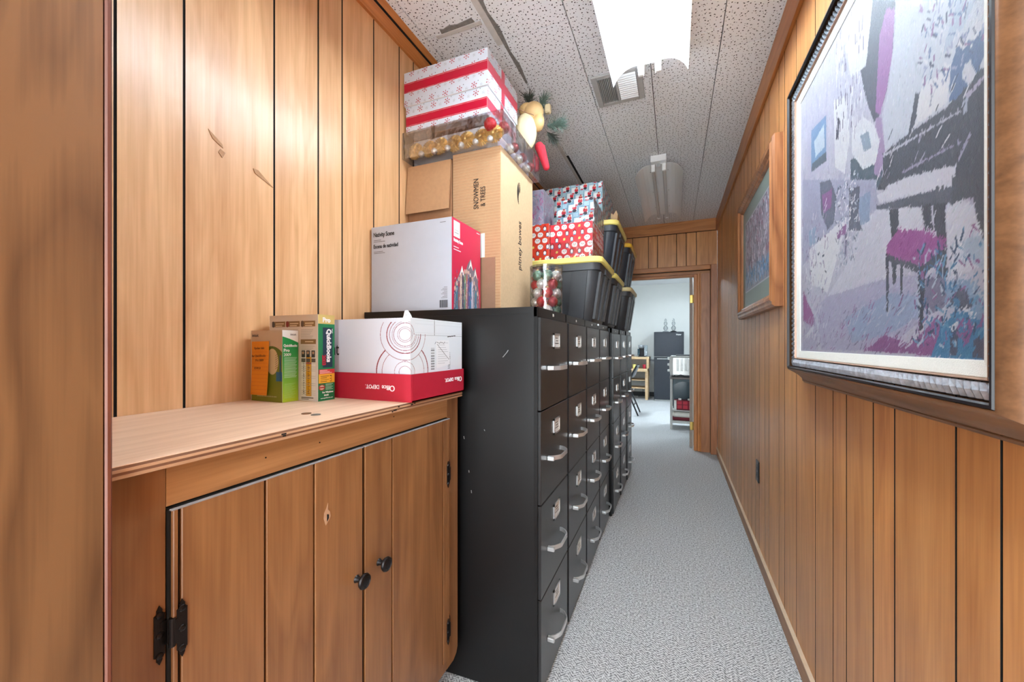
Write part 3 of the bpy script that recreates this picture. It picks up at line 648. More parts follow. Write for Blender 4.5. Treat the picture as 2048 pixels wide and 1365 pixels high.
# large green software box
b2 = thing('software_box', 'taller white and green software box behind the small green box', 'box', (-1.0, .83, ST))
X0, X1, Y0, Y1, Z0, Z1 = -1.1145, -.920, .8085, .866, ST, .084
MB().box(X0, X1, Y0, Y1, Z0, Z1, bev=.001).build('carton', M['whitep'], b2)
w_, h_ = X1-X0, Z1-Z0
cv = Canvas(w_, h_, .0009, (216, 206, 194)); t_ = cv.Y/h_
cv.c[:] = np.array((214, 200, 184))*t_[..., None]+np.array((226, 226, 230))*(1-t_)[..., None]
bro = (138, 108, 66)
for x, ic in ((.010, (60, 60, 60)), (.069, (130, 30, 30)), (.129, (90, 74, 60))):
    cv.rect(x, x+.056, h_-.034, h_-.018, bro); cv.ell(x+.006, h_-.026, .006, .009, ic)
    for j in range(2): cv.rect(x+.016, x+.05-j*.006, h_-.026-j*.006, h_-.023-j*.006, (224, 206, 170))
    for j in range(9):
        cv.rect(x, x+.048-(j*5 % 4)*.004, h_-.044-j*.0045, h_-.0425-j*.0045, (140, 132, 126))
cv.rect(.128, .188, h_-.083, h_-.070, bro); cv.rect(.145, .178, h_-.078, h_-.0755, (224, 206, 170))
for j in range(7): cv.rect(.131, .183-(j % 3)*.006, h_-.090-j*.005, h_-.0888-j*.005, (150, 142, 136))
cv.rect(.131, .186, .014, .125, (232, 230, 228)); cv.rect(.149, .170, .014, .125, (222, 164, 36))
for x in (.132, .151, .171): cv.rect(x, x+.013, .123, .143, (52, 50, 54)); cv.ell(x+.006, .136, .004, .004, (190, 150, 120)); cv.rect(x-.001, x+.015, .110, .120, (90, 86, 84))
cv.rect(.149, .170, .104, .109, (176, 40, 40))
for j in range(18): cv.rect(.132, .186, .018+j*.0052, .0185+j*.0052, (170, 168, 166)); cv.rect(.138, .144-(j % 3)*.001, .020+j*.0052, .022+j*.0052, (60, 60, 62)); cv.rect(.155, .163-(j % 2)*.002, .020+j*.0052, .022+j*.0052, (120, 70, 20))
for x in (.149, .170): cv.rect(x, x+.0008, .014, .125, (150, 140, 130))
cv.rect(.131, .178, .008, .010, (90, 86, 84)); cv.rect(.131, .16, .004, .006, (90, 86, 84))
cv.build('front_print', M['print'], b2, (X0, Y0-.0007, Z0), (1, 0, 0), (0, 0, 1))
d_ = Y1-Y0
cv = Canvas(d_, h_, .0006, (10, 118, 70)); cv.rect(0, d_, h_-.026, h_, (208, 184, 112))
cv.rect(.016, .050, .094, .208, (14, 44, 66)); cv.rect(.002, d_, .076, .089, (196, 44, 54)); cv.rect(.002, d_, .050, .076, (232, 176, 52))
for j in range(4): cv.rect(.008, .030+(j % 2)*.008, .054+j*.005, .0555+j*.005, (110, 80, 30))
for j in range(3): cv.rect(.006, .048-j*.008, .078+j*.0035, .0798+j*.0035, (236, 190, 180))
for j in range(5): cv.rect(.041+(j % 2)*.004, .047, .053+j*.004, .055+j*.004, (60, 50, 30))
cv.ell(.013, .038, .011, .0085, (150, 60, 44)); cv.ell(.013, .038, .008, .006, (206, 190, 170)); cv.rect(.003, .023, .036, .040, (160, 40, 36))
for j in range(5): cv.rect(.026, .052-(j % 2)*.005, .046-j*.0038, .0472-j*.0038, (190, 220, 204))
cv.build('side_print', M['print'], b2, (X1+.0007, Y0, Z0), (0, 1, 0), (0, 0, 1))
R_, U_ = (0, 1, 0), (0, 0, 1); xs = X1+.001
text('Pro', .0185, b2, (xs, Y0+.015, Z1-.021), R_, U_, M['whitep'], bold=.0008)
text('QuickBooks', .0205, b2, (xs, Y0+.030, Z0+.204), (0, 0, -1), (0, 1, 0), M['whitep'], sx=.93, bold=.0009)
text('2003', .0165, b2, (xs, Y0+.014, Z0+.130), (0, 0, -1), (0, 1, 0), M['red'], sx=.9, bold=.0008)
text('intuit', .006, b2, (xs, Y0+.047, Z0+.205), (0, 0, -1), (0, 1, 0), M['whitep'])
text('For Windows', .0068, b2, (xs, Y0+.014, Z0+.0215), R_, U_, M['whitep'], bold=.0002)
text('intuit', .0075, b2, (xs, Y0+.020, Z0+.0135), R_, U_, M['whitep'], bold=.0002)
text('www.quickbooks.com', .0048, b2, (xs, Y0+.008, Z0+.006), R_, U_, M['whitep'])
# red and white paper box, standing on its lid
b3 = thing('paper_box', 'white and red cardboard office supply box standing upside down on its lid', 'box', (-.87, 1.03, ST))
X0, X1, Y0, Y1, Z0, Z1 = -1.10, -.6665, .893, 1.185, ST, .073
MB().box(X0+.006, X1-.007, Y0+.004, Y1-.006, Z0+.004, Z1, bev=.001).build('carton', M['whitep'], b3)
LH = .077
q = MB(); q.box(X0, X1-.001, Y0-.002, Y0+.002, Z0, Z0+LH); q.box(X1-.004, X1, Y0+.002, Y1, Z0, Z0+LH); q.box(X0, X0+.004, Y0, Y1, Z0, Z0+LH); q.box(X0, X1, Y1-.004, Y1, Z0, Z0+LH); q.box(X0, X1, Y0, Y1, Z0, Z0+.004)
part_label(q.build('lid', M['red'], b3), 'red lid underneath')
w_ = X1-X0-.013; hh = Z1-Z0-LH+.002
rd = (132, 34, 42)
def arcs(cv, cx, cy, bg, top):
    for r, t_ in ((.017, .001), (.030, .0011), (.0665, .0014), (.083, .0032)): cv.ring(cx, cy-.105, r, t_, rd, sx=1.2)
    cv.ell(cx, cy, .0858, .0715, bg)
    for r, t_ in ((.0715, .0013), (.0525, .0026), (.0445, .0014), (.037, .0009), (.0325, .0014)): cv.ring(cx, cy, r, t_, rd, sx=1.2)
    cv.rect(0, cv.w, cy+top, cv.h, bg)
    for r, t_ in ((.0167, .0010), (.0212, .0010)): cv.ring(cx, cy, r, t_, rd, sx=1.2)
cv = Canvas(w_, hh, .0009, (206, 210, 222))
arcs(cv, w_-.018, hh-.047, (206, 210, 222), .036)
cv.build('front_print', M['print'], b3, (X0+.006, Y0+.0032, Z0+LH-.001), (1, 0, 0), (0, 0, 1))
text('Print', .055, b3, (X1-.342, Y0+.0028, Z0+.128), (1, 0, 0), (0, 0, 1), M['ink'], sx=.7)
dd = Y1-Y0-.010
cv = Canvas(dd, hh, .0011, (222, 230, 236)); arcs(cv, -.018, hh-.047, (222, 230, 236), .002); cv.ring(-.018, hh-.047, .033, .0014, rd, 0, 75)
cv.rect(.115, .1158+.001, hh-.048, hh-.002, (30, 30, 34)); cv.rect(.02, dd, hh-.0485, hh-.0475, (150, 158, 164)); cv.line(.19, hh-.05, .24, hh-.046, .003, (40, 40, 44))
for k in range(9): cv.rect(.02, dd, hh-.046+k*.005, hh-.0455+k*.005, (206, 214, 220))
for k in range(26):
    if k % 3: cv.rect(.098, .116, .006+k*.0026, .0078+k*.0026, (60, 66, 72)); cv.rect(.192, .206, .004+k*.0021, .0056+k*.0021, (60, 66, 72))
cv.poly([(.125, .095), (.20, .098), (.205, .02), (.128, .010)], (232, 236, 240))
for k in range(10): cv.rect(.135, .175+(k*3 % 4)*.006, .025+k*.007, .0262+k*.007, (170, 176, 182))
cv.line(.13, .085, .20, .035, .0016, (60, 60, 66))
for k in range(5): cv.line(.118+k*.012, .085+(k % 2)*.006, .126+k*.012, .092-(k % 2)*.004, .002, (90, 96, 104))
cv.build('side_print', M['print'], b3, (X1-.0062, Y0+.004, Z0+LH-.001), (0, 1, 0), (0, 0, 1))
def depot(parent, org, right, up, s):
    text('O', s*1.25, parent, org, right, up, M['whitep'], bold=s*.012)
    r = Vector(right); text('ffice', s, parent, Vector(org)+r*s*.93, right, up, M['whitep'], bold=s*.012, sx=.95)
    text('DEPOT.', s*.86, parent, Vector(org)+r*s*2.95, right, up, M['whitep'], bold=s*.012, sx=.95)
depot(b3, (X1-.055, Y0-.0024, Z0+.044), (-1, 0, 0), (0, 0, -1), .0185)
depot(b3, (X1+.0004, Y1-.018, Z0+.052), (0, -1, 0), (0, 0, -1), .0185)
q = MB(); 
for k in range(44): q.box(X0+.01+k*.0095, X0+.0145+k*.0095, Y0+.004, Y0+.006, Z1, Z1+.0012)
q.build('perforated_edge', M['whitep'], b3, kind='stuff')
q = MB(); pts = [(-.735, .965, Z1-.002), (-.737, .966, Z1+.012), (-.740, .967, Z1+.022), (-.741, .967, Z1+.028)]
for (a, r0), (b_, r1) in zip(zip(pts[:-1], (.016, .012, .008)), zip(pts[1:], (.012, .008, .005))): q.cyl(a, b_, r0, r1, n=9)
o = q.build('tissue', M['whitep'], smooth=True); o['label'] = 'scrap of white tissue poking from the top of the red and white box'; o['category'] = 'tissue'
# ---------------------------------------------------------------- things on the filing cabinets
nb = thing('decoration_box', 'grey and red nativity scene box with printed figures on its red side', 'box', (-.95, 1.37, CT), 'boxes on the filing cabinets')
X0, X1, Y0, Y1, Z0, Z1 = -1.132, -.757, 1.252, 1.482, CT, .4705
MB().box(X0, X1, Y0, Y1, Z0, Z1, bev=.0015).build('carton', plain('pale_grey_card', L(184, 191, 204), .45, 0, .015), nb)
text('Nativity Scene', .0245, nb, (X0+.012, Y0-.0006, Z1-.040), (1, 0, 0), (0, 0, 1), M['ink'], sx=.72, bold=.0004)
text('Escena de natividad', .0215, nb, (X0+.012, Y0-.0006, Z1-.086), (1, 0, 0), (0, 0, 1), M['ink'], sx=.72, bold=.0004)
q = MB()
for x, z, w_ in ((.014, .053, .035), (.014, .059, .055), (.014, .099, .045), (.014, .105, .055), (.325, .015, .025)): q.box(X0+x, X0+x+w_, Y0-.0006, Y0, Z1-z-.002, Z1-z)
for k in range(9): q.box(X1-.045+(k % 3)*.006, X1-.018, Y0-.0006, Y0, Z0+.045+k*.005, Z0+.0465+k*.005)
q.build('small_print', M['pencil'], nb)
q = MB()
for k in range(14):
    q.box(X1-.052+k*.0026, X1-.052+k*.0026+(.0016 if k % 3 else .0009), Y0-.0006, Y0, Z0+.010, Z0+.038)
q.build('barcode', M['ink'], nb)
cv = Canvas(Y1-Y0, Z1-Z0, .0013, (188, 24, 60)); rnd = random.Random(3)
cv.c += (cv.Y/cv.h*22)[..., None]*np.array((1, 1, 1.))
cv.poly([(.012, .335), (.060, .335), (.060, .275), (.012, .275)], (232, 226, 222)); cv.rect(.02, .05, .30, .302, (150, 150, 150)); cv.rect(.02, .05, .29, .292, (150, 150, 150))
cv.poly([(0, 0), (.015, .0), (.02, .10), (.05, .135), (.075, .175), (.095, .145), (.12, .19), (.145, .215), (.165, .17), (.185, .19), (.205, .13), (.215, .09), (.225, 0)], (120, 110, 120))
cols = [(84, 92, 120), (60, 130, 150), (150, 70, 90), (210, 190, 170), (66, 70, 84), (110, 140, 100), (170, 100, 90), (90, 70, 130), (40, 110, 160), (200, 200, 210)]
for k in range(13):
    x = .022+k*.0152; top_ = .06+.10*math.sin(math.pi*(k+1)/14); cc = cols[k % 10]
    cv.poly([(x-.010, 0), (x+.012, 0), (x+.008, top_*.8), (x, top_), (x-.007, top_*.8)], cc); cv.ell(x, top_, .006, .009, (206, 170, 150)); cv.line(x-.004, .01, x+.002, top_*.75, .0025, cols[(k+3) % 10])
for p in ((.075, .165), (.145, .20), (.185, .17)): cv.poly([(p[0]-.018, p[1]-.03), (p[0], p[1]+.012), (p[0]+.018, p[1]-.03), (p[0], p[1]-.012)], (232, 228, 224))
cv.ell(.14, .14, .012, .02, (70, 74, 84)); cv.ell(.14, .15, .006, .008, (214, 200, 190))
for k in range(160):
    x, y = rnd.uniform(.015, .215), rnd.uniform(0, .15); cv.line(x, y, x+rnd.uniform(-.006, .006), y+rnd.uniform(.004, .016), .002, rnd.choice(cols))
cv.build('figure_print', M['print'], nb, (X1+.0008, Y0, Z0), (0, 1, 0), (0, 0, 1))
text('Nativity Scene', .017, nb, (X1+.0012, Y0+.012, Z1-.087), (0, 1, 0), (0, 0, 1), M['whitep'], sx=.7, bold=.0006)
text('10 piece set', .009, nb, (X1+.0012, Y0+.012, Z1-.105), (0, 1, 0), (0, 0, 1), M['whitep'], sx=.8) if False else None
q = MB(); q.box(X1+.0008, X1+.0014, Y0+.012, Y0+.050, Z1-.108, Z1-.105); q.box(X1+.0008, X1+.0014, Y0+.012, Y0+.065, Z1-.118, Z1-.115); q.box(X1+.0008, X1+.0014, Y1-.035, Y1-.008, Z1-.012, Z1-.009); q.build('small_print', M['whitep'], nb)
MB().box(X0+.09, X0+.19, Y0-.0005, Y1, Z1-.0005, Z1+.0006).build('tape', M['clear'], nb)
# tall cardboard box
tb = thing('cardboard_box', 'tall brown cardboard box with handwriting, standing on end behind the grey box', 'box', (-.786, 1.7, CT), 'boxes on the filing cabinets')
X0, X1, Y0, Y1, Z0, Z1 = -.902, -.670, 1.500, 1.897, CT, .8325
MB().box(X0, X1-.001, Y0, Y1, Z0, Z1, bev=.0015).build('carton', M['cardb'], tb)
part_label(MB().box(X1-.001, X1, Y0+.001, Y1-.001, Z0+.001, Z1-.001).build('side_panel', M['cardl'], tb), 'paler side panel')
q = MB()
for k in range(56): q.box(X0+.003, X1-.003, Y0-.0006, Y0, Z0+.008+k*.0125, Z0+.0095+k*.0125)
q.build('corrugation', M['cardl'], tb, kind='stuff')
part_label(MB().box(X0+.05, X1-.025, Y0-.0022, Y0-.0004, Z0, Z0+.24).build('flap', M['tape'], tb), 'darker taped flap')
MB().box(X0+.06, X0+.158, Y0-.0024, Y0-.0006, Z0+.243, Z0+.345).build('sticker', M['card'], tb)
for i_, s_ in enumerate(('Small stackable pail', 'Snowmen, etc.')): text('.... .... .......'[:0]+('snow, trees, etc' if i_ else 'small stable and'), .0125, tb, (X0+.105+.022*i_, Y0-.0030, Z0+.250), (0, 0, 1), (-1, 0, 0), M['pencil'], 'handwriting', sx=.75)
text('SNOWMEN', .034, tb, (X0+.128, Y0-.0016, Z0+.452), (0, 0, 1), (-1, 0, 0), M['ink'], 'handwriting', sx=.75)
text('& TREES', .032, tb, (X0+.160, Y0-.0016, Z0+.46), (0, 0, 1), (-1, 0, 0), M['ink'], 'handwriting', sx=.75)
text('pitney bowes', .058, tb, (X1+.0006, Y0+.235, Z0+.22), (0, 0, 1), (0, -1, 0), M['ink'], sx=.74)
q = MB()
for k in range(7):
    a = .012+.0055*k
    q.band([(X1+.0008, Y0+.210+a*.55*math.cos(t), Z0+.575+a*1.15*math.sin(t)) for t in [math.radians(20+20*j+k*9) for j in range(10)]], .0007, .0012, up=(1, 0, 0))
q.build('swirl_logo', M['ink'], tb)
# second cardboard box with its flap hanging
cb = thing('cardboard_box', 'brown cardboard box against the wall with a flap hanging down its front', 'box', (-1.02, 1.7, CT), 'boxes on the filing cabinets')
MB().box(-1.135, -.906, 1.497, 1.90, CT, .8125, bev=.0015).build('carton', M['cardd'], cb)
MB().hexa([(-1.133, 1.472, .592), (-.906, 1.472, .592), (-.906, 1.477, .592), (-1.133, 1.477, .592), (-1.133, 1.490, .812), (-.906, 1.490, .812), (-.906, 1.495, .812), (-1.133, 1.495, .812)]).build('flap', M['cardb'], cb)
# clear tray of ornaments
ty = thing('ornament_tray', 'clear plastic tray of gold ornaments on top of the cardboard boxes', 'tray', (-.89, 1.69, .834), 'clear tray')
X0, X1, Y0, Y1, Z0, Z1 = -1.135, -.642, 1.452, 1.925, .834, .952
q = MB(); t_ = .0012
q.box(X0, X1, Y0, Y1, Z0, Z0+t_); q.box(X0, X1, Y0, Y0+t_, Z0+t_, Z1); q.box(X0, X1, Y1-t_, Y1, Z0+t_, Z1); q.box(X0, X0+t_, Y0+t_, Y1-t_, Z0+t_, Z1)
q.hexa([(X1-t_, Y0, Z0), (X1, Y0, Z0), (X1, Y1, Z0), (X1-t_, Y1, Z0), (X1-t_, Y0, Z1), (X1, Y0, Z1), (X1, Y1, Z1), (X1-t_, Y1, Z1)])
q.box(X0, X1, Y0, Y1, Z1-t_, Z1)
q.build('clear_shell', M['clear'], ty)
for x in (-.985, -.80): MB().box(x, x+.022, Y0-.001, Y0+.001, Z0+.06, Z1).build('clear_strip', M['clear2'], ty)
for y in (1.55, 1.70, 1.85): MB().box(X1-.001, X1+.001, y, y+.02, Z0+.02, Z1).build('clear_strip', M['clear2'], ty)
MB().box(-.975, -.80, Y0-.0012, Y0+.001, Z0+.063, Z0+.085).build('clear_strip', M['clear2'], ty)
MB().box(X0+.004, -.70, 1.534, 1.536, Z0+.002, Z1-.003).build('brightening_card', M['whitep'], ty)  # pale card added so the shadowed inside of the tray looks bright
MB().box(-.702, -.70, 1.538, Y1-.004, Z0+.002, Z1-.003).build('brightening_card', plain('lilac_card', L(206, 202, 222), .5), ty)  # second added card, brightens the tray along the aisle side
ords = ['first', 'second', 'third', 'fourth', 'fifth', 'sixth', 'seventh', 'eighth', 'ninth']
def rosette(x, y, z, r, label, mat='gold'):
    q = MB(); n = 44; i = 0
    for rr, dy in ((r*.18, -.012), (r, 0), (r*.18, .012)):
        for k in range(n):
            a = 2*math.pi*k/n; e = rr*(1+.10*(k % 2))
            q.v.append((x+e*math.cos(a), y+dy+(.004 if k % 2 else -.004), z+e*math.sin(a)))
    for j in range(2):
        for k in range(n): q.f.append((j*n+k, j*n+(k+1) % n, (j+1)*n+(k+1) % n, (j+1)*n+k)); q.m.append(0)
    q.f.append(tuple(range(n))); q.f.append(tuple(range(3*n-1, 2*n-1, -1))); q.m += [0, 0]
    q.ball((x, y-.012, z), r*.2, 8, 0)
    o = q.build('rosette_ornament', M[mat]); o['label'] = label; o['category'] = 'ornament'; o['group'] = 'gold ornaments in the clear tray'
for k in range(7):
    rosette(-1.092+k*.066, 1.492+.012*(k % 2), Z0+.046+.004*(k % 2), .036, 'gold pleated ornament in the clear tray, %s from the wall' % ords[k])
def bauble(x, y, z, r, mat, label, group, cap=True, name='bauble'):
    t = thing(name, label, 'ornament', (x, y, z-r), group)
    MB().ball((x, y, z), r, 20).build('ball', M[mat], t, smooth=True)
    if cap: MB().lathe((x, y, z+r*.94), [(r*.2, 0), (r*.22, r*.12), (r*.16, r*.2)], 10).build('cap', M['gold'], t)
    return t
for k in range(6):
    bauble(-1.045+k*.068, 1.470, Z0+.0165, .0135, 'silver', 'small silver ball at the front of the clear tray, %s from the wall' % ords[k], 'silver balls in the clear tray', False)
bauble(-.712, 1.486, Z0+.086, .027, 'redg', 'red glitter ball at the front corner of the clear tray', 'red balls in the clear tray')
bauble(-.672, 1.535, Z0+.088, .025, 'redsat', 'dull rose ball behind the red glitter ball in the clear tray', 'red balls in the clear tray')
rosette(-.672, 1.484, Z0+.040, .022, 'small gold pleated ornament at the corner of the clear tray')
for k in range(6):
    bauble(-.675, 1.605+k*.053, Z0+.030+.03*(k % 2), .022, ('silver', 'redsat')[k % 2], '%s ball along the aisle side of the clear tray, %s from its front corner' % (('silver', 'rose')[k % 2], ords[k]), 'balls along the aisle side of the tray', False)
# snowflake gift boxes
def flake_canvas(w_, h_, y_band, side=False):
    cv = Canvas(w_, h_, .0013, (208, 217, 230)); rnd = random.Random(int(w_*1000))
    red = (168, 26, 52); gry = (168, 172, 178)
    def flake(x, y, r, col):
        for k in range(6):
            a = math.pi*k/3+.3; cv.line(x, y, x+r*.8*math.cos(a), y+r*.8*math.sin(a), r*.14, col); cv.ell(x+r*math.cos(a), y+r*math.sin(a), r*.22, r*.22, col)
        cv.ell(x, y, r*.16, r*.16, col)
    nrow = 0; y = .012
    while y < h_+.01:
        x = .006+(nrow % 2)*.035
        while x < w_+.01:
            flake(x, y, .0115, red); flake(x+.035, y-.006, .006, gry); cv.ell(x+.020, y+.014, .0018, .0018, red if nrow % 2 else (60, 60, 66)); x += .070
        y += .044; nrow += 1
    cv.rect(0, w_, y_band, y_band+.048, (226, 222, 226)); cv.rect(0, w_, y_band+.002, y_band+.046, (190, 14, 54))
    k = 0
    while k*.004 < w_:
        for yy in (y_band+.0055, y_band+.0415): cv.rect(k*.004, k*.004+.0022, yy-.0007, yy+.0007, (240, 220, 226))
        k += 1
    if side:
        cv.rect(w_*.42, w_*.42+.036, 0, h_, (205, 60, 84)); cv.line(w_*.42+.018, y_band+.02, w_*.42-.02, y_band+.05, .008, (205, 60, 84))
        cv.rect(0, w_, y_band+.002, y_band+.046, (205, 60, 84))
    return cv
for i_, (z0, z1, dx, lab) in enumerate(((.9545, 1.0725, .006, 'lower white snowflake gift box with red ribbon, on the clear tray'), (1.074, 1.226, 0, 'upper white snowflake gift box with red ribbon, nearest the ceiling'))):
    X0, X1, Y0, Y1 = -1.132+dx, -.712-dx, 1.462+dx, 1.79-dx
    gb = thing('gift_box', lab, 'gift box', ((X0+X1)/2, (Y0+Y1)/2, z0), 'snowflake gift boxes')
    MB().box(X0, X1, Y0, Y1, z0, z1-.002 if i_ else z1, bev=.001).build('carton', M['whitep'], gb)
    yb = (z1-z0)*.5-.018 if i_ else .028
    flake_canvas(X1-X0, z1-z0, yb).build('front_wrap', M['wrap'], gb, (X0, Y0-.0008, z0), (1, 0, 0), (0, 0, 1))
    flake_canvas(Y1-Y0, z1-z0, yb, True).build('side_wrap', M['wrap'], gb, (X1+.0008, Y0, z0), (0, 1, 0), (0, 0, 1))
# stuffed ornament
pl = thing('stuffed_ornament', 'cream felt stuffed ornament with satin cap and red mitten behind the gift boxes', 'decoration', (-.68, 1.86, .954))
q = MB().ball((-.692, 1.85, 1.062), .062, 20, 0, (.95, .75, 1.55)); part_label(q.build('felt_body', M['cream'], pl, smooth=True), 'cream felt body')
q = MB().ball((-.655, 1.87, 1.165), .052, 18, 0, (1.0, .9, 1.0)); q.ball((-.632, 1.87, 1.115), .036, 14, 0, (.9, .9, 1.4)); q.ball((-.69, 1.87, 1.185), .042, 14, 0, (1, .9, .8)); part_label(q.build('satin_cap', M['tan'], pl, smooth=True), 'crumpled tan satin cap')
q = MB(); pts = [(-.73+.017*k, 1.795-.004*math.sin(k), 1.150+.004*math.sin(k*1.3)-.0022*k*k*.6) for k in range(7)]
q.tube(pts, .0016, 6); q.build('stitching', M['plyd'], pl)
q = MB(); q.ball((-.645, 1.93, 1.02), .024, 12, 0, (1, .8, 1)); q.cyl((-.642, 1.935, 1.02), (-.618, 1.965, .925), .026, .017, 14); q.ball((-.618, 1.965, .925), .0175, 12); part_label(q.build('mitten', M['redfelt'], pl, smooth=True), 'red felt mitten')
MB().box(-.618, -.588, 1.93, 1.96, 1.19, 1.235, bev=.006).build('foam_block', M['cream'], pl)
def sprig(c, dirv, ln, n, mat, spread=.9):
    q = MB(); d = Vector(dirv).normalized(); rnd = random.Random(n); q.cyl(c, Vector(c)+d*ln*.6, .0015, n=5)
    for k in range(n):
        p = Vector(c)+d*ln*.55*rnd.random(); e = (d+Vector((rnd.uniform(-1, 1), rnd.uniform(-1, 1), rnd.uniform(-1, 1)))*spread).normalized()
        q.cyl(p, p+e*rnd.uniform(.035, .065), .0016, .0007, n=3, caps=False)
    return q.build('pine_sprig', mat, pl, kind='stuff')
sprig((-.69, 1.90, 1.21), (-.1, .1, 1), .10, 150, M['pined'], .7); sprig((-.64, 1.93, 1.21), (.25, .2, .8), .11, 130, M['pineg'], .6)
sprig((-.61, 1.95, 1.13), (1, .1, -.05), .13, 220, M['pineg'], .8); sprig((-.61, 1.95, 1.10), (.5, .1, -.6), .08, 90, M['pined'], .7)

